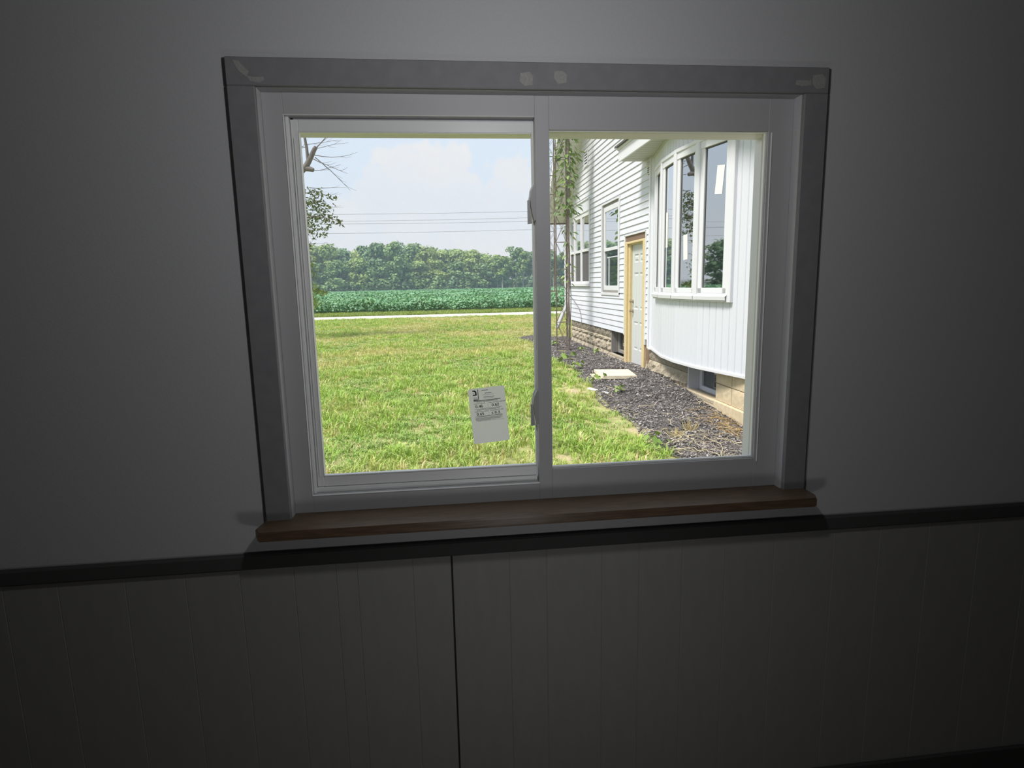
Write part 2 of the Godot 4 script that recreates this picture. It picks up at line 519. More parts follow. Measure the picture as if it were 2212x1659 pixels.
func window() -> void:
	var w := base("window_1")
	tag(w, "white and grey horizontal sliding window with one fixed pane and one sash", "", "", "structure")
	var b := MB.new()
	# face of the main frame: around the sash opening and the directly glazed pane
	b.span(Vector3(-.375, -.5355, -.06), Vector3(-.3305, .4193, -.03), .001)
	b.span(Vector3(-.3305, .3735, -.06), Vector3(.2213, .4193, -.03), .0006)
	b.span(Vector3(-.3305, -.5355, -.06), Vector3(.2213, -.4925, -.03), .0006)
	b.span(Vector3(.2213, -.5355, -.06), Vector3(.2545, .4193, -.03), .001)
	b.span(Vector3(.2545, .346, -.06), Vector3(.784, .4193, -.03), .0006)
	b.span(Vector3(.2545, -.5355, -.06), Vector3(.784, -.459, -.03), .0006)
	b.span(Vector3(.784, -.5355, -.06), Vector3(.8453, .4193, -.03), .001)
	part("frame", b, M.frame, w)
	# outer half of the frame, seen through the glass and lit from outdoors
	b = MB.new()
	b.span(Vector3(-.375, -.5355, -.135), Vector3(-.318, .4193, -.075), .001)
	b.span(Vector3(.806, -.5355, -.135), Vector3(.8453, .4193, -.06), .001)
	b.span(Vector3(-.318, .3475, -.125), Vector3(.806, .4193, -.0605), .001)
	b.span(Vector3(-.318, -.5355, -.135), Vector3(.806, -.487, -.0605), .001)
	b.span(Vector3(.236, -.487, -.12), Vector3(.251, .3475, -.085), .001)
	part("outer_frame", b, M.vinylout, w)
	# thin white edge strips along the sash opening
	b = MB.new()
	b.span(Vector3(-.331, -.4945, -.034), Vector3(.2225, -.4922, -.0285), .0005)
	b.span(Vector3(-.3322, -.4945, -.034), Vector3(-.3303, .3745, -.0285), .0005)
	b.span(Vector3(-.331, .3733, -.034), Vector3(.2215, .3746, -.0285), .0004)
	part("edge_strip", b, M.vinyl, w)
	# the sliding sash, set back in its track
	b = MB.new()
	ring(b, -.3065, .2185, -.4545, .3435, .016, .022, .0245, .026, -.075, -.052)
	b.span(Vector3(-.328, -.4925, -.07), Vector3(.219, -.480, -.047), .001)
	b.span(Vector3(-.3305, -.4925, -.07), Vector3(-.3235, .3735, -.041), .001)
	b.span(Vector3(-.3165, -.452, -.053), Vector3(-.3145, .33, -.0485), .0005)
	var sash := part("sash", b, M.vinyl, w)  # whiter than the frame face: glare around the glass put into its colour
	b = MB.new()
	b.span(Vector3(-.3065, -.4545, -.067), Vector3(.2185, .3435, -.064))
	part("pane", b, M.glass, sash)
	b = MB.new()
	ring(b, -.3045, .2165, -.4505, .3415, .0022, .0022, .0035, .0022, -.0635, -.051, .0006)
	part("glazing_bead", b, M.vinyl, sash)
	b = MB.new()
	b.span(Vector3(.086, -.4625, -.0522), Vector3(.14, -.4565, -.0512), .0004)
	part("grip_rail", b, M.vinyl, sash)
	# the fixed pane
	b = MB.new()
	b.span(Vector3(.2545, -.459, -.0485), Vector3(.785, .346, -.0455))
	part("fixed_pane", b, M.glass, w)
	b = MB.new()
	b.span(Vector3(.2545, -.459, -.045), Vector3(.784, -.4535, -.036), .0006)
	b.span(Vector3(.2545, .3435, -.045), Vector3(.784, .346, -.036), .0006)
	b.span(Vector3(.2545, -.4535, -.045), Vector3(.2563, .3435, -.036), .0005)
	b.span(Vector3(.7795, -.4535, -.045), Vector3(.784, .3435, -.036), .0006)
	part("glazing_bead", b, M.vinyl, w)
	b = MB.new()
	b.span(Vector3(.7905, -.468, -.0305), Vector3(.7932, .343, -.027), .0006)
	part("edge_strip", b, M.vinyl, w)
	# two sash latches on the meeting stile
	for yc in [.185, -.2995]:
		b = MB.new()
		var pr := PackedVector2Array([Vector2(.002, -.039), Vector2(-.002, -.041), Vector2(-.0065, -.025), Vector2(-.0097, -.005), Vector2(-.010, .011), Vector2(-.008, .027), Vector2(-.001, .042), Vector2(.002, .041)])
		b.ext(pr, Vector3(.2195, yc, -.053), Vector3.RIGHT, Vector3.UP, Vector3(0, 0, .025))
		var latch := part("latch", b, M.latch, w)
		b = MB.new()
		b.ext(PackedVector2Array([Vector2(-.0163, .0065), Vector2(-.012, .0065), Vector2(-.0110, -.010), Vector2(-.006, -.046), Vector2(-.0163, -.047)]), Vector3(.2195, yc, -.042), Vector3.RIGHT, Vector3.UP, Vector3(0, 0, .009))
		part("lever", b, M.latch, latch)
		b = MB.new()
		b.ext(PackedVector2Array([Vector2(-.0108, .016), Vector2(-.0125, .012), Vector2(-.0125, -.006), Vector2(-.0105, -.012), Vector2(-.004, -.040), Vector2(-.001, -.043), Vector2(.002, -.043), Vector2(.002, .044), Vector2(-.002, .0445), Vector2(-.009, .03)]), Vector3(.2195, yc, -.054), Vector3.RIGHT, Vector3.UP, Vector3(0, 0, .004))
		part("back_plate", b, M.vinyl, latch)
	sticker()

func words(text: String, size: float, at: Vector3, parent: Node, mat: Material, anchor := HORIZONTAL_ALIGNMENT_LEFT) -> void:
	var t := TextMesh.new()
	t.text = text
	t.font_size = 32
	t.pixel_size = size / 32.0
	t.depth = 0.0002
	t.curve_step = 2.0
	t.horizontal_alignment = anchor
	var f := SystemFont.new()
	f.font_names = PackedStringArray(["Droid Sans"])
	f.font_weight = 700
	t.font = f
	var o := obj("lettering", t, mat, parent)
	o.position = at

func sticker() -> void:
	# rating label stuck on the inside of the sash glass, a little askew; local x right, y up from its centre
	var o := base("rating_label", Vector3(.1015, -.3205, -.0632))
	o.rotation_degrees = Vector3(0, 0, 4.6)
	tag(o, "white printed energy rating label stuck askew on the sliding sash glass", "label")
	var b := MB.new()
	var poly := PackedVector2Array()
	for k in [[1, 1], [-1, 1], [-1, -1], [1, -1]]:
		for s in 4:
			var a: float = {[1, 1]: 0.0, [-1, 1]: PI / 2, [-1, -1]: PI, [1, -1]: 1.5 * PI}[k] + s * PI / 6
			poly.append(Vector2(k[0] * .0412 + .004 * cos(a), k[1] * .0662 + .004 * sin(a)))
	for i in range(1, poly.size() - 1): b.t(Vector3(poly[0].x, poly[0].y, .0002), Vector3(poly[i].x, poly[i].y, .0002), Vector3(poly[i + 1].x, poly[i + 1].y, .0002), Vector3.BACK)
	var paper := part("paper", b, M.labelpaper, o)
	# printed rules and emblem
	b = MB.new()
	var z := .0003
	var rule := func(bb: MB, x0: float, y0: float, x1: float, y1: float) -> void: bb.span(Vector3(x0, y0, z), Vector3(x1, y1, z + .0002))
	rule.call(b, -.0222, .0395, -.0206, .0672)
	rule.call(b, -.0345, .0378, .033, .0392)
	rule.call(b, -.034, .0176, .0335, .0182)
	rule.call(b, -.034, -.0022, .0335, -.001)
	rule.call(b, -.034, .0398, -.0232, .0424)
	# emblem: a dark panel with a rounded corner and a pale pane in it
	var em := PackedVector2Array([Vector2(-.0345, .0655), Vector2(-.0345, .063), Vector2(-.031, .063), Vector2(-.0285, .0605), Vector2(-.0285, .055), Vector2(-.0345, .055), Vector2(-.0345, .0525), Vector2(-.0248, .0525), Vector2(-.0248, .0605), Vector2(-.0262, .0636), Vector2(-.029, .0655)])
	b.ext(em, Vector3(0, 0, z), Vector3.RIGHT, Vector3.UP, Vector3(0, 0, .0002))
	rule.call(b, -.034, .058, -.0318, .0588)
	part("emblem", b, M.ink, o)
	b = MB.new()
	# lines of small print too fine to read
	for k in [[-.012, .063, .004, .0644], [-.005, .0552, .012, .0568], [-.01, .0515, .018, .0521], [-.009, .0455, .018, .0468], [-.006, .0428, .016, .0433], [-.034, .0473, -.0236, .0478], [-.034, .0455, -.0236, .046], [-.034, .0437, -.0236, .0442]]:
		rule.call(b, k[0], k[1], k[2], k[3])
	for i in 5:
		rule.call(b, -.034, -.0052 - i * .0017, .0335 - (.004 if i % 2 else 0.0) - (.03 if i == 4 else 0.0), -.0045 - i * .0017)
	rule.call(b, -.03, -.0137, .037, -.0133)
	rule.call(b, .0003, .0195, .0006, .0335)
	rule.call(b, .0003, .0005, .0006, .013)
	part("fine_print", b, M.finelines, o)
	words("ENERGY PERFORMANCE RATINGS", .0033, Vector3(0, .0357, z), o, M.ink, HORIZONTAL_ALIGNMENT_CENTER)
	words("U-Factor (U.S./I-P)", .0026, Vector3(-.034, .0312, z), o, M.ink)
	words("Solar Heat Gain Coefficient", .00165, Vector3(.003, .0312, z), o, M.ink)
	words("0.46", .0098, Vector3(-.0315, .0243, z), o, M.ink)
	words("0.62", .0098, Vector3(.009, .0243, z), o, M.ink)
	words("ADDITIONAL PERFORMANCE RATINGS", .0030, Vector3(0, .0150, z), o, M.ink, HORIZONTAL_ALIGNMENT_CENTER)
	words("Visible Transmittance", .0022, Vector3(-.034, .0110, z), o, M.ink)
	words("Air Leakage (U.S./I-P)", .0023, Vector3(.005, .0110, z), o, M.ink)
	words("0.65", .0098, Vector3(-.0305, .0044, z), o, M.ink)
	words("\u2264 0.3", .0098, Vector3(.0065, .0044, z), o, M.ink)

# ---------------------------------------------------------------- lawn, bed, road, field
func sheet(xs: Array, zs: Array, f: Callable) -> MB:
	var b := MB.new()
	for i in xs.size() - 1:
		for j in zs.size() - 1:
			var a := Vector3(xs[i], f.call(xs[i], zs[j]), zs[j])
			var d := Vector3(xs[i + 1], f.call(xs[i + 1], zs[j]), zs[j])
			var e := Vector3(xs[i + 1], f.call(xs[i + 1], zs[j + 1]), zs[j + 1])
			var g := Vector3(xs[i], f.call(xs[i], zs[j + 1]), zs[j + 1])
			b.q(a, d, e, g, Vector3.UP)
	return b

func steps(a: float, d: float, n: int) -> Array:
	var r := []
	for i in n + 1: r.append(lerpf(a, d, i / float(n)))
	return r

func clump(blades: int, h: float, spread: float, wid: float, sd: int) -> ArrayMesh:
	var r := RandomNumberGenerator.new(); r.seed = sd
	var b := MB.new()
	for i in blades:
		var a := r.randf() * TAU
		var o := Vector3(cos(a), 0, sin(a)) * spread * sqrt(r.randf()) * .6
		var az := a + r.randf_range(-.9, .9)
		var dir := Vector3(cos(az), 0, sin(az))
		var sd2 := Vector3(-dir.z, 0, dir.x) * wid * r.randf_range(.7, 1.3)
		var hh := h * r.randf_range(.55, 1.15)
		var lean := r.randf_range(.25, 1.25)
		var p0 := o
		var p1 := o + Vector3.UP * hh * .55 + dir * hh * lean * .3
		var p2 := o + Vector3.UP * hh * (.95 - lean * .28) + dir * hh * lean * .95
		var g := r.randf_range(.8, 1.2)
		b.col = Color(g * r.randf_range(.9, 1.15), g, g * r.randf_range(.7, 1.1))
		var nn := (dir * -.4 + Vector3.UP).normalized()
		b.q(p0 - sd2, p0 + sd2, p1 + sd2 * .9, p1 - sd2 * .9, nn)
		b.t(p1 - sd2 * .9, p1 + sd2 * .9, p2, nn)
	return b.mesh(true)

func leaf_spray(nleaf: int, rad: float, hgt: float, size: float, sd: int) -> ArrayMesh:
	# a low broad-leaved plant: stalks with leaflets at all heights
	var r := RandomNumberGenerator.new(); r.seed = sd
	var b := MB.new()
	for i in nleaf:
		var a := r.randf() * TAU
		var y := hgt * sqrt(r.randf_range(.08, 1.0))
		var p := Vector3(cos(a), 0, sin(a)) * rad * sqrt(r.randf()) + Vector3.UP * y
		var nn := (Vector3(cos(a) * .7, r.randf_range(.3, 1.1), sin(a) * .7) + Vector3(r.randf_range(-.5, .5), 0, r.randf_range(-.5, .5))).normalized()
		var t := nn.cross(Vector3(r.randf_range(-1, 1), .3, r.randf_range(-1, 1))).normalized() * size * r.randf_range(.7, 1.2)
		var s := nn.cross(t).normalized() * size * .42
		var g := r.randf_range(.75, 1.25)
		b.col = Color(g * r.randf_range(.9, 1.15), g, g * .95)
		b.q(p - t * .5, p + s, p + t * .5, p - s, nn)
	return b.mesh(true)

func ground() -> void:
	var f := func(x: float, z: float) -> float: return gh(x, z)
	var b := sheet([-90., -40., -16., -10., -6., -4., -3., -2., -1.5, -1., -.5, 0., .5, 1., 1.5, 2., 2.5, 3., 3.5, 6., 20., 90.], [-27.05, -25., -20., -16., -15., -14., -12., -10., -9., -8., -7.5, -7., -6.5, -6., -5.5, -5., -4.5, -4., -3.5, -3., -2., -1., -.13], f)
	var lawn := struct("lawn", b, M.turf, "sunny lawn with worn straw-coloured patches between window and road")
	# grass: dense near the window, thinner towards the road
	var patchy := FastNoiseLite.new(); patchy.seed = 31; patchy.frequency = .55; patchy.fractal_octaves = 3
	var dry := FastNoiseLite.new(); dry.seed = 77; dry.frequency = .16; dry.fractal_octaves = 3
	var kinds := [clump(13, .085, .07, .0034, 1), clump(11, .12, .07, .004, 2), clump(12, .06, .09, .0045, 3), clump(9, .15, .05, .0045, 4)]
	var where := [[], [], [], []]; var tint := [[], [], [], []]
	var bare := [[Vector2(.95, -3.55), .22], [Vector2(.62, -3.75), .16], [Vector2(1.85, -3.3), .3], [Vector2(1.7, -6.6), .35], [Vector2(2.0, -5.6), .3], [Vector2(1.9, -4.6), .28], [Vector2(1.3, -3.05), .25], [Vector2(1.6, -8.6), .3], [Vector2(.25, -4.1), .12]]
	var put := func(x: float, z: float, sc: float, far: float) -> void:
		if x > bed_edge(z) - .03 and z > -15.3 and x < 3.4: return
		var n := patchy.get_noise_2d(x, z); var dn := dry.get_noise_2d(x + 40., z)
		var keep := 1.0
		for q in bare:
			var dd: float = (Vector2(x, z) - q[0]).length() / q[1]
			if dd < 1.0: keep *= .12 + .5 * dd * dd
		if x > bed_edge(z) - .28 and z > -15.0: keep *= .55
		if rng.randf() > keep: return
		var worn := clampf(dn * 1.7 + .28 * far + n * .5, 0, 1)
		var k := 2 if (n < -.12 or rng.randf() < .3 + .3 * far) else (0 if rng.randf() < .6 else (1 if rng.randf() < .75 else 3))
		var s := sc * rng.randf_range(.75, 1.25) * (1.0 - .35 * worn)
		var tr := Transform3D(Basis(Vector3.UP, rng.randf() * TAU).scaled(Vector3(s, s * (1.0 + .25 * n), s)), Vector3(x, gh(x, z) - .005, z))
		var c := Vector3(.38, .56, .115).lerp(Vector3(.63, .57, .26), worn * .8 + .2 * rng.randf() * far)
		if rng.randf() < .13: c = Vector3(.76, .66, .38)
		if n < -.2: c = c * .86 + Vector3(0.0, .03, .01)
		c *= rng.randf_range(.8, 1.2)
		where[k].append(tr); tint[k].append(Color(c.x, c.y, c.z))
	for i in 7600:
		var z := -2.3 - 5.2 * rng.randf(); var x := rng.randf_range(-2.2 + (z + 3) * .35, 2.3)
		put.call(x, z, 1.0, 0.0)
	for i in 9500:
		var z := -7.5 - 6.5 * rng.randf(); var x := rng.randf_range(-2.6 + (z + 3) * .28, 2.4)
		put.call(x, z, 1.05, .35)
	for i in 17000:
		var z := -14. - 13. * rng.randf(); var x := rng.randf_range(-2.5 + (z + 3) * .27, 5.8)
		put.call(x, z, 1.12, .75)
	for i in 12000:
		var z := -2.6 - 24. * rng.randf(); var x := rng.randf_range(-13.0, -2.0 + (z + 3) * .25)
		put.call(x, z, 1.25, .6)
	for k in 4: many("grass_blades", kinds[k], M.blade, where[k], tint[k], lawn)
	# bare earth showing in the worn spots
	for q in bare:
		b = MB.new()
		var ce := Vector3(q[0].x, gh(q[0].x, q[0].y) + .006, q[0].y)
		var pts := []
		for i in 12:
			var a := TAU * i / 12
			var rr: float = q[1] * rng.randf_range(.25, .8)
			pts.append(Vector3(q[0].x + cos(a) * rr, gh(q[0].x, q[0].y) - .004, q[0].y + sin(a) * rr))
		for i in 12: b.t(ce, pts[i], pts[(i + 1) % 12], Vector3.UP)
		part("bare_patch", b, M.soil, lawn)
	# mulch bed along the wing
	b = MB.new()
	var bump := FastNoiseLite.new(); bump.seed = 12; bump.frequency = 1.6; bump.fractal_octaves = 3
	var wallside := [[-16., -1.50], [-13.6, -1.46], [-9.0, -1.42], [-7.7, -1.40], [-6.2, -1.45], [-5.7, -1.51], [-4.7, -1.59], [-3.5, -1.63], [-1., -1.64]]
	var bh := func(x: float, z: float) -> float:
		var e := bed_edge(z)
		var hw := -1.45
		for i in wallside.size() - 1:
			if z >= wallside[i][0]: hw = lerpf(wallside[i][1], wallside[i + 1][1], clampf((z - wallside[i][0]) / (wallside[i + 1][0] - wallside[i][0]), 0, 1))
		var t := clampf((x - e) / (3.15 - e), 0, 1)
		var y := lerpf(gh(e, z), hw, t) + .012 + .028 * (sin(t * PI) + .3) * (.6 + 1.6 * bump.get_noise_2d(x, z)) * smoothstep(0.0, .12, t)
		var near_slab := smoothstep(.52, .36, absf(x - 2.56) / 1.0) * smoothstep(.62, .45, absf(z + 7.62))
		return lerpf(y, minf(y, -1.458), near_slab)
	var zs := steps(-15.2, -1.6, 90)
	for j in zs.size() - 1:
		for i in 10:
			var pt := func(ii: int, z: float) -> Vector3:
				var x := lerpf(bed_edge(z), 3.42, ii / 10.0)
				return Vector3(x, bh.call(x, z) if ii > 0 else gh(x, z) - .01, z)
			b.q(pt.call(i, zs[j]), pt.call(i + 1, zs[j]), pt.call(i + 1, zs[j + 1]), pt.call(i, zs[j + 1]), Vector3.UP)
	var bed := struct("ground_bed", b, M.mulch, "dark mulch bed between the lawn and the white wing's foundation")
	var cb := MB.new(); cb.box(Vector3.ZERO, Vector3(.036, .006, .010), .002)
	var chips := []; var ct := []
	var straw := []; var st := []
	for i in 22000:
		var z := -2.2 - 12.6 * pow(rng.randf(), 1.35)
		var x := rng.randf_range(bed_edge(z) - .05, 3.2)
		var s := rng.randf_range(.5, 1.35)
		var bs := Basis(Vector3.UP, rng.randf() * TAU) * Basis(Vector3.FORWARD, rng.randf_range(-.6, .6)) * Basis(Vector3.RIGHT, rng.randf_range(-.6, .6))
		chips.append(Transform3D(bs.scaled_local(Vector3(s, s, s)), Vector3(x, bh.call(x, z) + .006, z)))
		var g := rng.randf_range(.05, .25)
		if rng.randf() < .16: g = rng.randf_range(.28, .55)
		ct.append(Color(g * 1.08, g * .98, g * .95))
	many("mulch_chips", cb.mesh(true), M.chip, chips, ct, bed)
	# dead stalks lying on the mulch
	var sb := MB.new()
	sb.tube(PackedVector3Array([Vector3(-.08, 0, 0), Vector3(-.02, .012, .012), Vector3(.04, .006, .004), Vector3(.1, .018, -.02)]), PackedFloat32Array([.0028, .0026, .0022, .001]), 4)
	for i in 330:
		var z := -2.6 - 3.2 * pow(rng.randf(), .8)
		if i > 250: z = -2.6 - 11.0 * rng.randf()
		var x := rng.randf_range(bed_edge(z), 3.15)
		if i < 110:
			x = 3.0 + rng.randfn() * .12; z = -4.65 + rng.randfn() * .28
		elif i < 215:
			x = 2.4 + rng.randfn() * .2; z = -3.95 + rng.randfn() * .3
		x = clampf(x, bed_edge(z) - .1, 3.14)
		var s := rng.randf_range(.5, 1.3)
		var bs := Basis(Vector3.UP, rng.randf() * TAU) * Basis(Vector3.FORWARD, rng.randf_range(-.25, .35))
		straw.append(Transform3D(bs.scaled_local(Vector3(s, s, s)), Vector3(x, bh.call(x, z) + .014, z)))
		var c := Vector3(.58, .40, .18) if i < 110 else Vector3(.78, .68, .46)
		c *= rng.randf_range(.6, 1.15)
		st.append(Color(c.x, c.y, c.z))
	many("dead_stalks", sb.mesh(true), M.straw, straw, st, bed)
	# two cut tufts of pale stubble standing in the bed
	for q in [[Vector2(2.25, -4.24), .085, "pale stubble tuft nearer to the lawn edge of the mulch bed"], [Vector2(2.50, -4.50), .105, "pale stubble tuft standing in the middle of the mulch bed"]]:
		b = MB.new()
		for i in 26:
			var a := rng.randf() * TAU
			var o := Vector3(cos(a), 0, sin(a)) * rng.randf() * .05
			var tip := o * 2.1 + Vector3(rng.randf_range(-.02, .02), q[1] * rng.randf_range(.6, 1.2), 0)
			var g := rng.randf_range(.7, 1.1)
			b.col = Color(.66 * g, .54 * g, .27 * g)
			b.tube(PackedVector3Array([o, (o + tip) * .5 + o * .2, tip]), PackedFloat32Array([.004, .0036, .002]), 4)
		var tuft := obj("stubble_tuft", b.mesh(true), M.straw)
		tuft.position = Vector3(q[0].x, bh.call(q[0].x, q[0].y) - .005, q[0].y)
		tag(tuft, q[2], "dry plant", "stubble tufts in the bed")
	# small green weeds
	var spray := leaf_spray(14, .09, .1, .06, 8)
	var weeds := [[2.16, -7.0, 1.3, "bright weed clump at the bed's edge in front of the pale step"], [2.24, -6.2, 1.0, "small weed on the bed's edge, nearer the window than the step"], [2.15, -9.3, 1.9, "big bright weed clump at the bed's edge beyond the pale step"], [2.2, -8.5, 1.3, "weed clump at the bed's edge just beyond the pale step"], [2.95, -10.2, 1.0, "grey-green weed against the foundation beyond the door"], [2.8, -10.8, .9, "yellowish weed against the foundation between door and lattice mast"], [2.55, -12.4, 1.2, "pale weed in the bed behind the lattice mast"], [1.93, -3.9, 1.4, "bright weed at the bed's corner nearest the window"]]
	for k in weeds:
		var o := obj("weed", spray, M.weed)
		o.position = Vector3(k[0], bh.call(k[0], k[1]) - .005, k[1])
		o.scale = Vector3.ONE * k[2]
		o.rotation.y = k[0] * 9.0
		tag(o, k[3], "weed", "weeds along the bed")
	# pale slab laid before the door, on a second one that shows at its corner
	b = MB.new()
	b.ext(PackedVector2Array([Vector2(2.375, -8.06), Vector2(2.909, -7.93), Vector2(2.83, -7.25), Vector2(2.335, -7.33)]), Vector3(0, -1.435, 0), Vector3.RIGHT, Vector3.BACK, Vector3(0, .045, 0))
	var slab := obj("step_slab", b.mesh(), M.slab)
	tag(slab, "upper pale slab laid as a step before the white door", "step")
	b = MB.new()
	b.ext(PackedVector2Array([Vector2(2.27, -7.90), Vector2(2.8, -7.80), Vector2(2.75, -7.30), Vector2(2.245, -7.43)]), Vector3(0, -1.48, 0), Vector3.RIGHT, Vector3.BACK, Vector3(0, .044, 0))
	var slab2 := obj("step_slab", b.mesh(), M.slab)
	tag(slab2, "lower pale slab showing at the corner beneath the other one", "step")
	# flat pale stones on the grass edge
	for k in [[1.98, -6.55, .12, "elongated white stone lying on the bare lawn edge"], [2.1, -6.3, .07, "small white stone beside the elongated one on the lawn edge"]]:
		b = MB.new(); b.box(Vector3.ZERO, Vector3(.05, .035, k[2] * 1.6), .014)
		var o := obj("stone", b.mesh(), M.trim)
		o.position = Vector3(k[0], gh(k[0], k[1]) + .012, k[1]); o.rotation.y = .5
		tag(o, k[3], "stone", "white stones on the lawn edge")
	# fallen leaves on the bed by the mast
	for k in [[2.42, -10.9, .13, "yellow fallen leaf at the foot of the lattice mast"], [2.75, -10.3, .1, "pale green fallen leaf between mast and foundation"]]:
		b = MB.new()
		b.col = Color(.5, .5, .14)
		b.q(Vector3(-.5, 0, 0), Vector3(0, .05, .28), Vector3(.55, .12, 0), Vector3(0, .02, -.28), Vector3.UP)
		var o := obj("fallen_leaf", b.mesh(true), M.leaf)
		o.position = Vector3(k[0], bh.call(k[0], k[1]) + .03, k[1]); o.scale = Vector3.ONE * k[2] * 1.7; o.rotation.y = k[0] * 4.0
		tag(o, k[3], "leaf", "fallen leaves on the bed")
	# road and its verges
	b = MB.new(); b.span(Vector3(-90, -1.62, -29.4), Vector3(90, -1.43, -27.0))
	struct("road", b, M.road, "pale concrete road crossing beyond the lawn")
	b = sheet(steps(-90, 90, 12), [-33.2, -31.5, -29.9, -29.35], func(_x: float, z: float) -> float: return -1.50 + .06 * smoothstep(-29.4, -31.0, z))
	var verge := struct("ground_verge", b, M.turf, "narrow grass verge between road and bean field")
	var vw := []; var vt := []
	for i in 4200:
		var z := -29.45 - 3.6 * rng.randf(); var x := rng.randf_range(-12, 9)
		var s := rng.randf_range(1.1, 1.9)
		vw.append(Transform3D(Basis(Vector3.UP, rng.randf() * TAU).scaled(Vector3.ONE * s), Vector3(x, -1.48, z)))
		var c := Vector3(.28, .38, .09) * rng.randf_range(.7, 1.3)
		vt.append(Color(c.x, c.y, c.z))
	many("grass_blades", kinds[1], M.blade, vw, vt, verge)
	# bean field
	var fh := func(_x: float, z: float) -> float: return -1.46 - .30 * smoothstep(-33.0, -150.0, z)
	b = sheet(steps(-110, 110, 10), [-172., -150., -120., -90., -70., -50., -40., -33.1], func(x: float, z: float) -> float: return fh.call(x, z) + .0)
	var field := struct("field", b, M.field, "flat green bean field between road and wood")
	var plants := [leaf_spray(40, .34, .66, .155, 21), leaf_spray(44, .36, .62, .165, 22)]
	var pw := [[], []]; var pt2 := [[], []]
	var rows := FastNoiseLite.new(); rows.seed = 4; rows.frequency = .05
	var plant := func(x: float, z: float, s: float) -> void:
		var k := rng.randi() % 2
		pw[k].append(Transform3D(Basis(Vector3.UP, rng.randf() * TAU).scaled(Vector3(s, rng.randf_range(.9, 1.12) * minf(s, 1.25), s)), Vector3(x, fh.call(x, z), z)))
		var c := Vector3(.20, .40, .225) * rng.randf_range(.78, 1.22) * (1.0 + .25 * rows.get_noise_2d(x, z * 3.0))
		c = c.lerp(Vector3(.22, .42, .18), rng.randf() * .5)
		pt2[k].append(Color(c.x, c.y, c.z))
	for r in 46:
		var z := -33.3 - r * .42
		var x := -10.5 - r * .1
		while x < 8.5 + r * .09:
			plant.call(x + rng.randf_range(-.1, .1), z + rng.randf_range(-.12, .12), rng.randf_range(.85, 1.1))
			x += .36
	for i in 9500:
		var z := -52. - 99. * pow(rng.randf(), 1.15)
		plant.call(rng.randf_range(z * .28 - 4., -z * .24 + 4.), z, rng.randf_range(1.2, 1.9) * (1.0 - z * .004))
	for i in 4500:
		var z := -33.4 - 60. * pow(rng.randf(), 1.3)
		plant.call(rng.randf_range(-48., z * .28 - 1.), z, rng.randf_range(1.1, 1.8))
	for k in 2: many("bean_plants", plants[k], M.bean, pw[k], pt2[k], field)

# ---------------------------------------------------------------- the white-sided wing of the house
const WX := 3.18
const LAP := .1016

func clap_row(k: int, za: float, zb: float, cut_a: float, cut_b: float, holes: Array) -> void:
	# one course of lap siding from za to zb (far to near), split around the holes [z0, z1, y0, y1]; cut_* are the far and near ends at the course's top
	var y0 := -.91 + LAP * k; var y1 := y0 + LAP
	var cuts := [za, zb]
	for h in holes:
		if h[2] < y1 - .004 and h[3] > y0 + .004:
			for z in [h[0], h[1]]:
				if z > za and z < zb: cuts.append(z)
	cuts.sort()
	var segs := []
	for i in cuts.size() - 1:
		var mid: float = (cuts[i] + cuts[i + 1]) * .5
		var lo := y0; var hi := y1
		for h in holes:
			if mid > h[0] and mid < h[1] and h[2] < hi - .004 and h[3] > lo + .004:
				if h[2] <= lo + .004: lo = maxf(lo, h[3])
				else: hi = minf(hi, h[2])
		if hi - lo < .006: continue
		if segs.size() and absf(segs[-1][1] - cuts[i]) < .001 and segs[-1][2] == lo and segs[-1][3] == hi: segs[-1][1] = cuts[i + 1]
		else: segs.append([cuts[i], cuts[i + 1], lo, hi])
	for s in segs:
		var b := MB.new()
		var out := func(y: float) -> float: return WX - lerpf(.021, .005, (y - y0) / LAP)
		var a0: float = s[0]; var a1: float = s[0] + (cut_a if s[0] == za else 0.0)
		var e0: float = s[1]; var e1: float = s[1] - (cut_b if s[1] == zb else 0.0)
		var lo: float = s[2]; var hi: float = s[3]
		var p := [Vector3(out.call(lo), lo, a0), Vector3(out.call(lo), lo, e0), Vector3(out.call(hi), hi, e1), Vector3(out.call(hi), hi, a1)]
		b.q(p[0], p[1], p[2], p[3], Vector3.LEFT)
		var q := [Vector3(WX, lo, a0), Vector3(WX, lo, e0), Vector3(WX, hi, e1), Vector3(WX, hi, a1)]
		b.q(p[0], p[1], q[1], q[0], Vector3.DOWN)
		b.q(p[3], p[2], q[2], q[3], Vector3.UP)
		b.q(p[0], p[3], q[3], q[0], Vector3.FORWARD)
		b.q(p[1], p[2], q[2], q[1], Vector3.BACK)
		part("siding_board", b, M.siding, house)

func facade(b: MB, z0: float, z1: float, y0: float, y1: float, proud: float, thick: float, bev := .002) -> void:
	b.span(Vector3(WX - proud, y0, z0), Vector3(WX - proud + thick, y1, z1), bev)

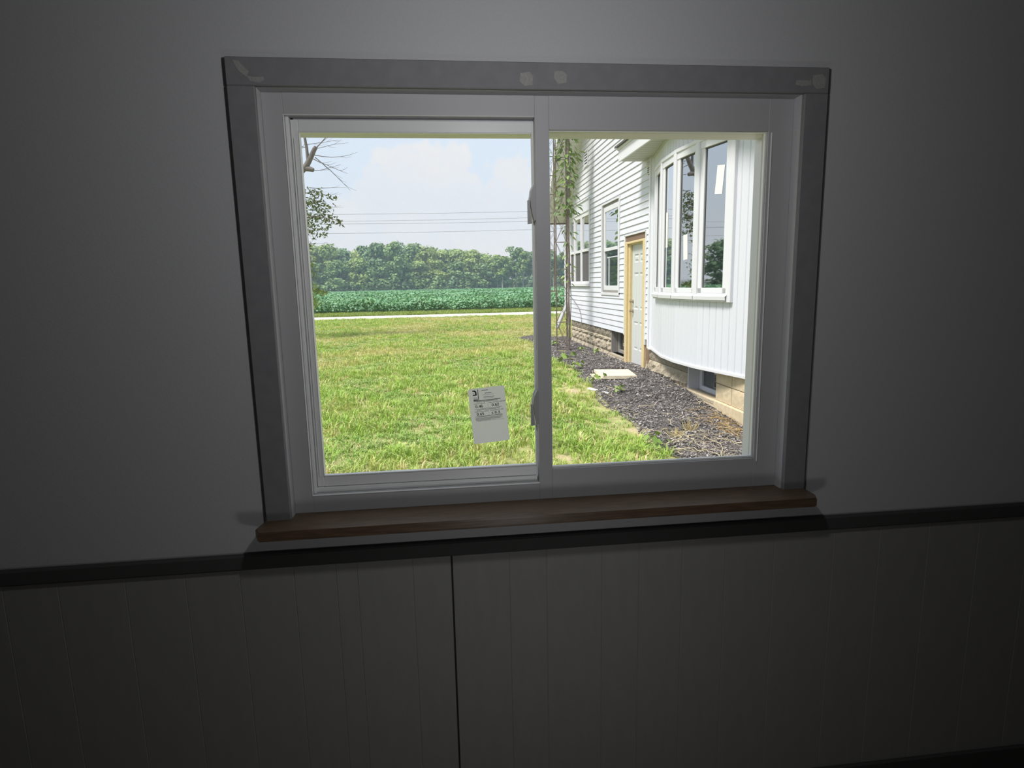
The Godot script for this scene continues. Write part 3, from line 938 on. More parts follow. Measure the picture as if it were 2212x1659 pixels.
func wing() -> void:
	house = base("house_wing", Vector3.ZERO)
	tag(house, "white-sided wing of the house with bow window, door and block foundation", "house")
	var rake := func(y: float) -> float: return (y - 3.107) / 1.0087 - 12.241     # far roof line on the wall
	var ridge := 5.97
	var near_rake := func(y: float) -> float: return -9.4 + (ridge - y) / 1.0087
	var holes := [[-13.66, -11.535, -.09, 1.79], [-10.60, -9.335, -.25, 1.505], [-9.03, -7.895, -2.0, .785], [-12.07, -11.715, 2.455, 2.80], [-7.885, -7.69, 1.59, 1.79]]
	for k in 66:
		var y0 := -.91 + LAP * k; var y1 := y0 + LAP
		var za := maxf(-13.65, rake.call(y0)); var za1 := maxf(-13.65, rake.call(y1))
		var zb := -7.69
		if y0 > 1.81: zb = minf(-5.2, near_rake.call(y0))
		var zb1 := zb if y0 <= 1.81 else minf(-5.2, near_rake.call(y1))
		clap_row(k, za, zb, za1 - za, zb - zb1, holes)
	# sheathing behind, the far wall and a plain core
	var b := MB.new()
	var gable := PackedVector2Array([Vector2(-13.65, -.95), Vector2(-.25, -.95), Vector2(-.25, 1.9), Vector2(-5.4, 1.9), Vector2(-9.4, 5.95), Vector2(-13.65, 1.66)])
	b.ext(gable, Vector3(WX + .13, 0, 0), Vector3.BACK, Vector3.UP, Vector3(5.4, 0, 0))
	part("core", b, M.sheath, house)
	b = MB.new()
	b.span(Vector3(WX - .026, -.91, -13.675), Vector3(WX + .06, 1.66, -13.62), .004)
	part("corner_post", b, M.trim, house)
	b = MB.new()
	b.span(Vector3(WX + .30, -1.8, -13.6), Vector3(WX + 5.5, -.95, -.25))
	part("core", b, M.sheath, house)
	gable_roof(rake)
	gable_vent()
	far_window()
	tall_window()
	side_door()
	foundation()
	bow()
	low_roof()
	# hood of a wall outlet next to the bay
	b = MB.new()
	b.span(Vector3(WX - .03, 1.60, -7.875), Vector3(WX, 1.785, -7.70), .006)
	b.span(Vector3(WX - .10, 1.70, -7.855), Vector3(WX - .02, 1.76, -7.72), .01)
	var hood := part("outlet_hood", b, M.trim, house)
	for i in 3:
		b = MB.new(); b.span(Vector3(WX - .034, 1.615 + i * .03, -7.85), Vector3(WX - .029, 1.63 + i * .03, -7.725))
		part("louvre", b, M.screen, hood)
	# white downpipe at the far corner with its slanted outlet
	b = MB.new()
	b.span(Vector3(WX - .13, -.6, -13.80), Vector3(WX - .04, 1.4, -13.72), .012)
	b.bar(Vector3(WX - .085, -.55, -13.76), Vector3(WX - .30, -1.15, -13.95), .09, .08, Vector3.UP, .012)
	part("downpipe", b, M.trim, house)
	# dark cable drooping against the siding by the mast
	b = MB.new()
	var pts := PackedVector3Array(); var rr := PackedFloat32Array()
	for k in [[2.70, .05, -12.2], [2.82, -.12, -12.6], [3.0, -.28, -13.0], [3.14, -.40, -13.2], [3.145, -.5, -12.85], [3.147, -.6, -12.55], [3.148, -.72, -12.40], [3.149, -.83, -12.33], [3.15, -.90, -12.30], [3.15, -1.0, -12.28]]:
		pts.append(Vector3(k[0], k[1], k[2])); rr.append(.006)
	b.tube(pts, rr, 5)
	tag(obj("drooping_cable", b.mesh(), M.cable), "thin dark cable drooping in an arc against the white siding", "cable")

func gable_roof(rake: Callable) -> void:
	# steep roof: eave at z -13.86, ridge at z -9.4; its overhang reaches out to x 2.6
	var up := Vector3(0, 1, 1.0 / 1.0087).normalized()          # up the far slope
	var o := Vector3(2.6, 1.475, -13.86)
	var nrm := Vector3(0, -up.z, up.y)                            # underside normal
	var i := 0
	var s := 0.0
	while s < 6.1:
		var w := .085 if s < 3.6 else 1.2
		w = minf(w, 6.3 - s)
		var b := MB.new()
		var a := o + up * (s + .002) + Vector3(.022, 0, 0); var d := o + up * (s + w - .002) + Vector3(.022, 0, 0)
		var ex := Vector3(.56, 0, 0)
		var dn := nrm * .012
		b.q(a + dn * 0., a + ex, d + ex, d, nrm)
		b.q(a, a + ex, a + ex - dn, a - dn, -up)
		b.q(d, d + ex, d + ex - dn, d - dn, up)
		part("soffit_strip", b, M.soffit, house)
		s += w
	var b := MB.new()
	b.xf = Transform3D(Basis(Vector3.RIGHT, up, Vector3.RIGHT.cross(up)), Vector3.ZERO)
	var lo := b.xf.affine_inverse() * o
	# rake board, boarding and shingles as slabs along the slope
	b.span(lo + Vector3(0, 0, -.17), lo + Vector3(.022, 6.3, .012), .003)
	part("rake_board", b, M.trim, house)
	b = MB.new(); b.xf = Transform3D(Basis(Vector3.RIGHT, up, Vector3.RIGHT.cross(up)), Vector3.ZERO)
	b.span(lo + Vector3(.0, -.05, -.21), lo + Vector3(6.1, 6.32, -.17), .004)
	part("roof", b, M.shingle, house)
	b = MB.new(); b.xf = Transform3D(Basis(Vector3.RIGHT, up, Vector3.RIGHT.cross(up)), Vector3.ZERO)
	b.span(lo + Vector3(.022, .0, -.17), lo + Vector3(6.0, 6.3, -.012))
	part("roof_boarding", b, M.sheath, house)
	# eave board, rusty brown below
	b = MB.new()
	b.span(Vector3(2.6, 1.445, -13.93), Vector3(9.0, 1.60, -13.86), .004)
	part("eave_board", b, M.gutter, house)
	# near slope
	var dn2 := Vector3(0, -1, 1.0 / 1.0087).normalized()
	b = MB.new()
	var top := o + up * 6.3
	b.q(top, top + Vector3(6.1, 0, 0), top + Vector3(6.1, 0, 0) + dn2 * 5.8, top + dn2 * 5.8, Vector3.UP)
	b.q(top - Vector3(0, .18, 0), top + Vector3(6.1, -.18, 0), top + Vector3(6.1, -.18, 0) + dn2 * 5.8, top + dn2 * 5.8 - Vector3(0, .18, 0), Vector3.DOWN)
	b.q(top, top + dn2 * 5.8, top + dn2 * 5.8 - Vector3(0, .18, 0), top - Vector3(0, .18, 0), Vector3.LEFT)
	part("roof", b, M.shingle, house)

func gable_vent() -> void:
	var v := base("gable_vent", Vector3.ZERO, house)
	var b := MB.new()
	facade(b, -12.07, -12.04, 2.455, 2.80, .034, .034)
	facade(b, -11.745, -11.715, 2.455, 2.80, .034, .034)
	facade(b, -12.04, -11.745, 2.455, 2.485, .034, .034)
	facade(b, -12.04, -11.745, 2.77, 2.80, .034, .034)
	part("rim", b, M.trim, v)
	b = MB.new(); facade(b, -12.04, -11.745, 2.485, 2.77, .004, .004)
	part("opening", b, M.sheath, v)
	for i in 5:
		b = MB.new()
		var y := 2.492 + i * .057
		b.q(Vector3(WX - .03, y, -12.04), Vector3(WX - .03, y, -11.745), Vector3(WX - .006, y + .045, -11.745), Vector3(WX - .006, y + .045, -12.04), Vector3(-1, 1, 0))
		b.q(Vector3(WX - .03, y, -12.04), Vector3(WX - .03, y, -11.745), Vector3(WX - .02, y - .006, -11.745), Vector3(WX - .02, y - .006, -12.04), Vector3(-1, -1, 0))
		part("louvre", b, M.siding, v)

func far_window() -> void:
	var w := base("window", Vector3.ZERO, house)
	w.set_meta("label", "group of double-hung sashes near the far corner, under a blank metal panel")
	var b := MB.new()
	facade(b, -13.63, -11.60, 1.55, 1.785, .012, .02)          # blank cover above
	part("cover_panel", b, M.baysiding, w)
	b = MB.new()
	facade(b, -11.60, -11.54, -.02, 1.785, .034, .04)
	facade(b, -13.66, -13.60, -.02, 1.785, .034, .04)
	facade(b, -13.64, -11.56, 1.77, 1.79, .034, .04)
	facade(b, -13.66, -11.54, 1.525, 1.56, .03, .03)
	part("casing", b, M.trim, w)
	b = MB.new()
	facade(b, -13.66, -11.53, -.085, -.02, .06, .07, .006)
	part("sill", b, M.trim, w)
	for k in [[-13.60, -13.13], [-13.08, -12.42], [-12.37, -11.60]]:
		b = MB.new()
		var z0: float = k[0]; var z1: float = k[1]
		facade(b, z0, z0 + .05, -.02, 1.53, .014, .03); facade(b, z1 - .05, z1, -.02, 1.53, .014, .03)
		facade(b, z0 + .05, z1 - .05, 1.44, 1.53, .014, .03); facade(b, z0 + .05, z1 - .05, -.02, .03, .012, .03)
		facade(b, z0 + .05, z1 - .05, .675, .735, .024, .03)
		var sash := part("sash", b, M.trim, w)
		b = MB.new(); facade(b, z0 + .05, z1 - .05, .735, 1.44, -.01, .008)
		part("pane", b, M.brightglass, w)
		b = MB.new(); facade(b, z0 + .05, z1 - .05, .03, .675, -.004, .006)
		part("insect_screen", b, M.screen, w)
		if z1 > -12.5 or z0 > -13.1:
			b = MB.new(); facade(b, z0 - .055, z0 + .005, -.02, 1.53, .03, .04)
			part("mullion", b, M.trim, w)

func tall_window() -> void:
	var w := base("window", Vector3.ZERO, house)
	w.set_meta("label", "tall double-hung window in a peeling old surround")
	var b := MB.new()
	facade(b, -10.60, -10.545, -.23, 1.50, .028, .034); facade(b, -9.39, -9.34, -.23, 1.50, .028, .034)
	facade(b, -10.545, -9.39, 1.47, 1.50, .026, .03); facade(b, -10.6, -9.34, -.25, -.20, .032, .036)
	part("casing", b, M.trim, w)
	b = MB.new()
	facade(b, -10.545, -10.475, -.20, 1.47, -.002, .02); facade(b, -9.45, -9.39, -.20, 1.47, -.002, .02)
	facade(b, -10.475, -9.45, 1.42, 1.47, -.004, .02); facade(b, -10.475, -9.45, -.20, -.155, .006, .02)
	part("old_surround", b, M.weathered, w)
	b = MB.new()
	var z0 := -10.475; var z1 := -9.45
	facade(b, z0, z0 + .075, -.155, 1.42, .004, .03); facade(b, z1 - .06, z1, -.155, 1.42, .004, .03)
	facade(b, z0 + .07, z1 - .06, 1.33, 1.42, .004, .03); facade(b, z0 + .07, z1 - .06, -.155, -.07, .004, .03)
	facade(b, z0 + .07, z1 - .06, .585, .645, .018, .03)
	part("sash", b, M.trim, w)
	b = MB.new(); facade(b, z0 + .07, z1 - .06, .645, 1.33, -.012, .008)
	part("pane", b, M.brightglass, w)
	b = MB.new(); facade(b, z0 + .07, z1 - .06, -.07, .585, -.022, .008)
	part("pane", b, M.dimglass, w)
	b = MB.new(); facade(b, z0 + .2, z1 - .06, .455, .475, -.01, .01)
	facade(b, z0 + .30, z0 + .36, -.07, .455, -.012, .006)
	part("inner_bar", b, M.baysiding, w)

func side_door() -> void:
	var d := base("door", Vector3.ZERO, house)
	d.set_meta("label", "pale six-panel door in an unpainted yellow wood frame")
	var b := MB.new()
	facade(b, -9.045, -8.995, -.93, .785, .026, .03); facade(b, -7.925, -7.885, -1.0, .785, .026, .03)
	facade(b, -9.02, -7.9, .765, .79, .026, .03)
	part("channel", b, M.trim, d)
	b = MB.new()
	facade(b, -8.99, -8.875, -1.44, .665, .03, .10, .008); facade(b, -8.035, -7.925, -1.44, .665, .03, .10, .008)
	facade(b, -8.875, -8.035, .625, .665, .03, .10, .008)
	facade(b, -8.875, -8.80, -1.40, .61, -.01, .05); facade(b, -8.085, -8.035, -1.40, .61, -.01, .05)
	facade(b, -8.875, -8.035, .61, .64, -.01, .05)
	part("door_frame", b, M.rawwood, d)
	b = MB.new(); facade(b, -8.99, -7.93, .67, .765, .004, .02)
	part("header", b, M.header, d)
	b = MB.new(); facade(b, -8.9, -8.0, -1.455, -1.405, .03, .10)
	part("threshold", b, M.baysiding, d)
	# slab with recessed, raised-field panels
	b = MB.new()
	var x := WX + .055
	var face := func(za: float, zb: float, ya: float, yb: float) -> void: b.span(Vector3(x, ya, za), Vector3(x + .04, yb, zb))
	var cols := [[-8.7, -8.475], [-8.41, -8.185]]
	var rows := [[.315, .45], [-.466, .145], [-1.155, -.675]]
	face.call(-8.80, -8.7, -1.40, .612); face.call(-8.475, -8.41, -1.40, .612); face.call(-8.185, -8.085, -1.40, .612)
	var ys := [.612, .45, .315, .145, -.466, -.675, -1.155, -1.40]
	for k in [0, 2, 4, 6]:
		for c in cols: face.call(c[0], c[1], ys[k + 1], ys[k])
	var slab := part("door_leaf", b, M.door, d)
	for r in rows:
		for c in cols:
			b = MB.new()
			var p := func(iz: float, iy: float, dx: float) -> Array:
				return [Vector3(x + dx, r[0] + iy, c[0] + iz), Vector3(x + dx, r[0] + iy, c[1] - iz), Vector3(x + dx, r[1] - iy, c[1] - iz), Vector3(x + dx, r[1] - iy, c[0] + iz)]
			var l := [p.call(0., 0., 0.), p.call(.012, .012, .012), p.call(.028, .028, .012), p.call(.045, .05, .002)]
			for k in 3:
				for i in 4:
					var j := (i + 1) % 4
					b.q(l[k][i], l[k][j], l[k + 1][j], l[k + 1][i], Vector3(-1, 0, 0))
			b.q(l[3][0], l[3][1], l[3][2], l[3][3], Vector3.LEFT)
			part("door_panel", b, M.door, d)
	for y in [-.335, -.50]:
		b = MB.new()
		var c := Vector3(x - .02, y, -8.74)
		b.tube(PackedVector3Array([Vector3(x, y, -8.74), Vector3(x - .012, y, -8.74), Vector3(x - .03, y, -8.74), Vector3(x - .055, y, -8.74), Vector3(x - .065, y, -8.74)]), PackedFloat32Array([.033, .03, .013, .027, .015]), 12)
		part("door_knob" if y < -.4 else "deadbolt", b, M.brass, d)

func block(z0: float, z1: float, y0: float, y1: float, x: float, rough: float, mat: Material) -> void:
	# one rock-faced block: a grid whose inner points stand proud unevenly
	var b := MB.new()
	var nz := 5; var ny := 4
	var g := []
	for i in nz + 1:
		var col := []
		for j in ny + 1:
			var edge := i == 0 or j == 0 or i == nz or j == ny
			var dx := 0.0 if edge else -rough * rng.randf_range(.25, 1.0)
			col.append(Vector3(x + dx, lerpf(y0 + .006, y1 - .006, j / float(ny)) + (0.0 if edge else rng.randf_range(-.01, .01)), lerpf(z0 + .005, z1 - .005, i / float(nz)) + (0.0 if edge else rng.randf_range(-.02, .02))))
		g.append(col)
	for i in nz:
		for j in ny:
			b.t(g[i][j], g[i + 1][j], g[i + 1][j + 1], Vector3.LEFT); b.t(g[i][j], g[i + 1][j + 1], g[i][j + 1], Vector3.LEFT)
	var bk := Vector3(.06, 0, 0)
	for i in nz:
		b.q(g[i][0], g[i + 1][0], g[i + 1][0] + bk, g[i][0] + bk, Vector3.DOWN); b.q(g[i][ny], g[i + 1][ny], g[i + 1][ny] + bk, g[i][ny] + bk, Vector3.UP)
	for j in ny:
		b.q(g[0][j], g[0][j + 1], g[0][j + 1] + bk, g[0][j] + bk, Vector3.FORWARD); b.q(g[nz][j], g[nz][j + 1], g[nz][j + 1] + bk, g[nz][j] + bk, Vector3.BACK)
	part("foundation_block", b, mat, house)

func foundation() -> void:
	var b := MB.new()
	# mortar wall behind the blocks, with recesses for the two basement windows
	for k in [[-13.6, -9.95], [-9.12, -9.0], [-7.92, -6.22], [-5.40, -.3]]:
		b.span(Vector3(WX + .045, -1.9, k[0]), Vector3(WX + .3, -.9, k[1]))
	b.span(Vector3(WX + .20, -1.9, -9.95), Vector3(WX + .3, -.9, -9.12)); b.span(Vector3(WX + .22, -1.9, -6.22), Vector3(WX + .3, -.9, -5.40))
	b.span(Vector3(WX + .03, -1.9, -9.95), Vector3(WX + .3, -1.345, -9.12)); b.span(Vector3(WX + .03, -1.9, -6.22), Vector3(WX + .3, -1.43, -5.40))
	part("foundation_wall", b, M.parge, house)
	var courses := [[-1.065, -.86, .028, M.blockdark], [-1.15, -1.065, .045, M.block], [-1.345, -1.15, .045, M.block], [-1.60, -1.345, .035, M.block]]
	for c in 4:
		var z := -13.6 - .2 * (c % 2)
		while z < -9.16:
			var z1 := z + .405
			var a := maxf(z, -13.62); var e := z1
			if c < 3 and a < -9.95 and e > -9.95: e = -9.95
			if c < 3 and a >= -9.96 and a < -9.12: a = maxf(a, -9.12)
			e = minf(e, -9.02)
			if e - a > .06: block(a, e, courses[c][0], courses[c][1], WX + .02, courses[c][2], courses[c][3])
			z = z1
	# under the bow
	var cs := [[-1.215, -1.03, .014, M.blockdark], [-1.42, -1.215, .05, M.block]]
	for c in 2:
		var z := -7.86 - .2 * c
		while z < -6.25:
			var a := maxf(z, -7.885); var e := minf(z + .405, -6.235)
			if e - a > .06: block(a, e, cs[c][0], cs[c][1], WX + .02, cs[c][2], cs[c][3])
			z += .405
		z = -5.40
		while z < -.5:
			block(z, minf(z + .405, -.3), cs[c][0], cs[c][1], WX + .02, .008, M.parge)
			z += .405
	b = MB.new()
	b.span(Vector3(WX - .01, -1.9, -7.885), Vector3(WX + .1, -1.42, -.3), .01)
	part("footing", b, M.parge, house)
	b = MB.new()
	b.span(Vector3(WX - .04, -1.9, -10.1), Vector3(WX + .1, -1.395, -9.0), .02)
	part("footing", b, M.block, house)
	# basement windows in their recesses
	for k in [[-9.95, -9.12, -1.345, WX + .19], [-6.22, -5.40, -1.43, WX + .21]]:
		var w := base("basement_window", Vector3.ZERO, house)
		b = MB.new()
		var z0: float = k[0]; var z1: float = k[1]; var y0: float = k[2]; var x: float = k[3]
		b.span(Vector3(x - .05, y0, z0 + .03), Vector3(x, -.9, z0 + .10), .004); b.span(Vector3(x - .05, y0, z1 - .07), Vector3(x, -.9, z1), .004)
		b.span(Vector3(x - .05, y0, z0 + .10), Vector3(x, y0 + .06, z1 - .07), .004)
		b.span(Vector3(WX + .01, y0, z0), Vector3(x, -.9, z0 + .022), .003)
		part("frame", b, M.weathered if z0 < -8 else M.baysiding, w)
		b = MB.new(); b.span(Vector3(x - .02, y0 + .06, z0 + .10), Vector3(x - .01, -.9, z1 - .07))
		part("pane", b, M.dimglass, w)
		b = MB.new(); b.span(Vector3(WX - .015, y0 - .05, z0 - .02), Vector3(x, y0, z1 + .02), .008)
		part("sill", b, M.block, w)
	# dark rotten post beside the door
	b = MB.new()
	b.span(Vector3(WX + .0, -1.46, -7.885), Vector3(WX + .06, -.9, -7.76), .008)
	part("corner_stub", b, M.header, house)

func bow() -> void:
	var P := [Vector2(3.165, -7.70), Vector2(3.19, -7.62), Vector2(3.12, -7.26), Vector2(3.0, -6.68), Vector2(2.96, -6.10), Vector2(3.0, -5.52), Vector2(3.12, -4.94), Vector2(3.19, -4.60), Vector2(3.19, -.3)]
	var y0 := -1.04; var y1 := 1.86; var lo := -.24; var hi := 1.55
	# hidden backing
	var b := MB.new()
	var poly := PackedVector2Array()
	for p in P: poly.append(Vector2(p.x + .02, p.y))
	poly.append(Vector2(3.26, -.3)); poly.append(Vector2(3.26, -7.70))
	b.ext(poly, Vector3(0, y0 + .01, 0), Vector3.RIGHT, Vector3.BACK, Vector3(0, y1 - y0 - .02, 0))
	part("bay_core", b, M.sheath, house)
	# vertical boards along the curve
	for s in P.size() - 1:
		var a: Vector2 = P[s]; var d: Vector2 = P[s + 1]
		var len := (d - a).length()
		var n := maxi(1, roundi(len / .113))
		var u := (d - a) / len
		var keep := Basis(Vector3(u.x, 0, u.y), Vector3.UP, Vector3(u.x, 0, u.y).cross(Vector3.UP))
		for i in n:
			var m: Vector2 = a + u * len * (i + .5) / n
			var spans := [[y0, y1]]
			if s >= 2 and s <= 5: spans = [[y0, lo + .01], [hi - .01, y1]]
			for sp in spans:
				b = MB.new()
				b.xf = Transform3D(keep, Vector3(m.x, (sp[0] + sp[1]) * .5, m.y))
				b.box(Vector3(0, 0, 0), Vector3(len / n - .004, sp[1] - sp[0], .022), .007)
				part("vertical_board", b, M.baysiding, house)
	# corner post, foot strip and closing board underneath
	b = MB.new()
	b.span(Vector3(3.135, y0, -7.735), Vector3(3.2, 1.80, -7.685), .006)
	part("corner_post", b, M.trim, house)
	for s in P.size() - 2:
		var a: Vector2 = P[s]; var d: Vector2 = P[s + 1]
		b = MB.new()
		b.bar(Vector3(a.x - .012, y0 + .004, a.y), Vector3(d.x - .012, y0 + .004, d.y), .03, .035, Vector3.UP, .004)
		part("foot_strip", b, M.trim, house)
	# window units
	var w := base("bow_window", Vector3.ZERO, house)
	w.set_meta("label", "white bow window of four tall fixed lights")
	for s in 4:
		var a: Vector2 = P[s + 2]; var d: Vector2 = P[s + 3]
		var len := (d - a).length()
		var u := Vector3((d - a).x, 0, (d - a).y) / len
		var nn := u.cross(Vector3.UP)
		if nn.x > 0.0: nn = -nn
		var t := Transform3D(Basis(u, Vector3.UP, nn), Vector3(a.x, 0, a.y) + nn * .005)
		b = MB.new(); b.xf = t
		b.span(Vector3(.03, 1.46, 0), Vector3(len - .03, 1.55, .045), .004)
		b.span(Vector3(.03, -.15, 0), Vector3(len - .03, -.09, .035), .004)
		b.span(Vector3(.03, -.15, 0), Vector3(.105, 1.5, .035), .004)
		b.span(Vector3(len - .105, -.15, 0), Vector3(len - .03, 1.5, .035), .004)
		# sloping ledge
		b.q(Vector3(.0, -.15, .03), Vector3(len, -.15, .03), Vector3(len, -.185, .075), Vector3(0, -.185, .075), Vector3(0, 1, 1))
		b.q(Vector3(0, -.185, .075), Vector3(len, -.185, .075), Vector3(len, -.225, .07), Vector3(0, -.225, .07), Vector3(0, 0, 1))
		b.span(Vector3(0, -.245, 0), Vector3(len, -.225, .05), .003)
		var f := part("light_frame", b, M.trim, w)
		b = MB.new(); b.xf = t
		b.span(Vector3(.105, -.09, .008), Vector3(len - .105, 1.46, .014))
		part("pane", b, M.brightglass if s < 2 else M.mirror, w)
		b = MB.new(); b.xf = t
		b.span(Vector3(.105, -.09, .013), Vector3(.118, 1.46, .02)); b.span(Vector3(.105, 1.45, .013), Vector3(len - .105, 1.46, .03))
		part("gasket", b, M.sheath, w)
		# head board over the unit
		b = MB.new(); b.xf = t
		b.span(Vector3(-.01, 1.54, 0), Vector3(len + .01, 1.585, .06), .004)
		part("head_board", b, M.trim, w)
		if s < 3:
			b = MB.new()
			var e := Transform3D(Basis(u, Vector3.UP, nn), Vector3(d.x, 0, d.y) + nn * .005)
			b.xf = e
			b.span(Vector3(-.045, -.235, 0), Vector3(.045, 1.55, .06), .012)
			part("mullion", b, M.trim, w)
		if s == 3 or s == 0:
			b = MB.new(); b.xf = t
			var z0 := len - .03 if s == 3 else -.05
			b.span(Vector3(z0, -.25, 0), Vector3(z0 + .08, 1.585, .05), .006)
			part("end_board", b, M.trim, w)
		# paper labels left on three of the panes
		if s > 0:
			var k = [[.12, .66, .08, .45, 0.0], [.20, .40, .11, .30, .06], [.30, 1.08, .13, .30, -.12]][s - 1]
			b = MB.new()
			b.box(Vector3.ZERO, Vector3(k[2], k[3], .0015))
			var lab := obj("paper_label", b.mesh(), M.paper)
			lab.transform = t * Transform3D(Basis(Vector3.BACK, k[4]), Vector3(k[0] + .06, k[1], .0162))
			tag(lab, ["narrow white paper on the narrowest clearly seen bow pane", "small greenish-white paper on the middle bow pane reflecting a bare tree", "tilted white paper high on the widest bow pane"][s - 1], "paper", "papers on the bow window")

func low_roof() -> void:
	var y := 1.82
	var z := -8.04
	var i := 0
	while z < -3.0:
		var b := MB.new()
		b.span(Vector3(2.78, y, z + .004), Vector3(3.2, y + .014, z + .116), .006)
		part("soffit_strip", b, M.lowsoffit, house)
		z += .12
	var b := MB.new()
	b.span(Vector3(2.78, y, z), Vector3(3.2, y + .012, -.3))
	part("soffit_panel", b, M.lowsoffit, house)
	b = MB.new(); b.span(Vector3(2.755, y - .006, -8.06), Vector3(2.78, 2.0, -.3), .003)
	part("fascia", b, M.trim, house)
	b = MB.new(); b.span(Vector3(2.78, y + .012, -8.06), Vector3(3.16, 2.0, -8.045), .002)
	part("fascia_return", b, M.trim, house)
	b = MB.new()
	b.ext(PackedVector2Array([Vector2(2.70, 2.015), Vector2(2.70, 2.045), Vector2(6.5, 3.45), Vector2(6.5, 3.41)]), Vector3(0, 0, -8.09), Vector3.RIGHT, Vector3.UP, Vector3(0, 0, 7.8))
	part("roof", b, M.shingle, house)
	b = MB.new()
	b.ext(PackedVector2Array([Vector2(2.735, 1.985), Vector2(2.735, 2.02), Vector2(2.76, 2.025), Vector2(2.76, 1.985)]), Vector3(0, 0, -8.07), Vector3.RIGHT, Vector3.UP, Vector3(0, 0, 7.8))
	part("drip_edge", b, M.trim, house)
	# channel where the soffit meets the bow
	var P := [Vector2(3.15, -7.72), Vector2(3.19, -7.62), Vector2(3.12, -7.26), Vector2(3.0, -6.68), Vector2(2.96, -6.10), Vector2(3.0, -5.52), Vector2(3.12, -4.94), Vector2(3.19, -4.60)]
	for s in P.size() - 1:
		b = MB.new()
		b.bar(Vector3(P[s].x - .018, y - .012, P[s].y), Vector3(P[s + 1].x - .018, y - .012, P[s + 1].y), .02, .025, Vector3.UP, .003)
		part("channel", b, M.lowsoffit, house)

# ---------------------------------------------------------------- lattice mast and its creeper
func lattice(o: Node3D, legs: Array, y0: float, y1: float, step: float, r: float) -> void:
	for l in legs:
		var b := MB.new()
		b.rod(Vector3(l.x, y0, l.y), Vector3(l.x, y1, l.y), r, 8)
		part("leg", b, M.steel, o)
	var y := y0 + .12
	while y < y1:
		for i in 3:
			var a: Vector2 = legs[i]; var d: Vector2 = legs[(i + 1) % 3]
			var b := MB.new()
			b.rod(Vector3(a.x, y, a.y), Vector3(d.x, y, d.y), r * .42, 5)
			part("rung", b, M.steel, o)
			if y + step < y1:
				b = MB.new()
				b.rod(Vector3(a.x, y, a.y), Vector3(d.x, y + step, d.y), r * .3, 5)
				part("brace", b, M.steel, o)
				b = MB.new()
				b.rod(Vector3(d.x, y, d.y), Vector3(a.x, y + step, a.y), r * .3, 5)
				part("brace", b, M.steel, o)
		y += step

func tower() -> void:
	var o := base("lattice_mast", Vector3.ZERO)
	tag(o, "rusty three-legged lattice mast standing in the bed before the wing", "mast")
	lattice(o, [Vector2(2.376, -11.3), Vector2(2.628, -11.45), Vector2(2.61, -11.12)], -1.5, 5.2, .555, .0135)
	var u := base("lattice_section", Vector3.ZERO)
	tag(u, "second lattice section hung beside the mast, ending above the ground", "mast")
	lattice(u, [Vector2(2.11, -11.34), Vector2(2.352, -11.36), Vector2(2.40, -11.42)], -.17, 5.2, .373, .011)
	var b := MB.new()
	b.bar(Vector3(2.10, -.165, -11.34), Vector3(2.40, -.165, -11.33), .05, .03, Vector3.UP, .004)
	part("bracket", b, M.steel, u)
	# creeper
	var v := base("creeper", Vector3(2.62, -1.45, -11.2))
	tag(v, "green creeper climbing the mast leg nearest the house", "creeper")
	var leaf := MB.new()
	for s in [-1.0, 1.0]:
		leaf.col = Color(1, 1, 1)
		leaf.t(Vector3(0, 0, 0), Vector3(.28 * s, .08, .35), Vector3(0, -.02, .5), Vector3.UP)
		leaf.t(Vector3(.28 * s, .08, .35), Vector3(.2 * s, .02, .75), Vector3(0, -.02, .5), Vector3.UP)
		leaf.t(Vector3(0, -.02, .5), Vector3(.2 * s, .02, .75), Vector3(0, -.08, 1.05), Vector3.UP)
	var lm := leaf.mesh()
	var mats := []
	for c in [Vector3(.15, .25, .06), Vector3(.22, .32, .09), Vector3(.09, .17, .05)]:
		var m := plain(c.x, c.y, c.z, .5)
		m.backlight_enabled = true
		m.backlight = Color(.35, .4, .1)
		mats.append(m)
	var stems := MB.new()
	for k in 4:
		var pts := PackedVector3Array(); var rr := PackedFloat32Array()
		var ph := rng.randf() * TAU
		var y := 0.0
		while y < 6.0:
			pts.append(Vector3(.03 * cos(y * 2.3 + ph) + (.02 if k == 1 else 0.0), y, .03 * sin(y * 2.0 + ph)))
			rr.append(.009 - .0006 * y)
			y += .3
		stems.tube(pts, rr, 5)
	part("stem", stems, M.bark, v)
	var placed := 0
	while placed < 290:
		var y := rng.randf_range(2.85, 4.9)
		var reach := .20
		if placed > 262: y = rng.randf_range(1.4, 2.9); reach = .09
		var a := rng.randf() * TAU
		var p := Vector3(cos(a) * reach * sqrt(rng.randf()) * (1.0 + .25 * sin(y * 5.0)), y, sin(a) * .16 * rng.randf())
		if rng.randf() < .35 and placed <= 262: p.x -= .10
		var l := obj("leaf", lm, mats[rng.randi() % 3], v)
		var dir := Vector3(cos(a), rng.randf_range(-1.3, -.1), sin(a) * .6 + .25).normalized()
		l.transform = Transform3D(Basis.looking_at(-dir, Vector3.UP).rotated(dir, rng.randf_range(-.6, .6)).scaled(Vector3.ONE * rng.randf_range(.085, .15)), p)
		placed += 1

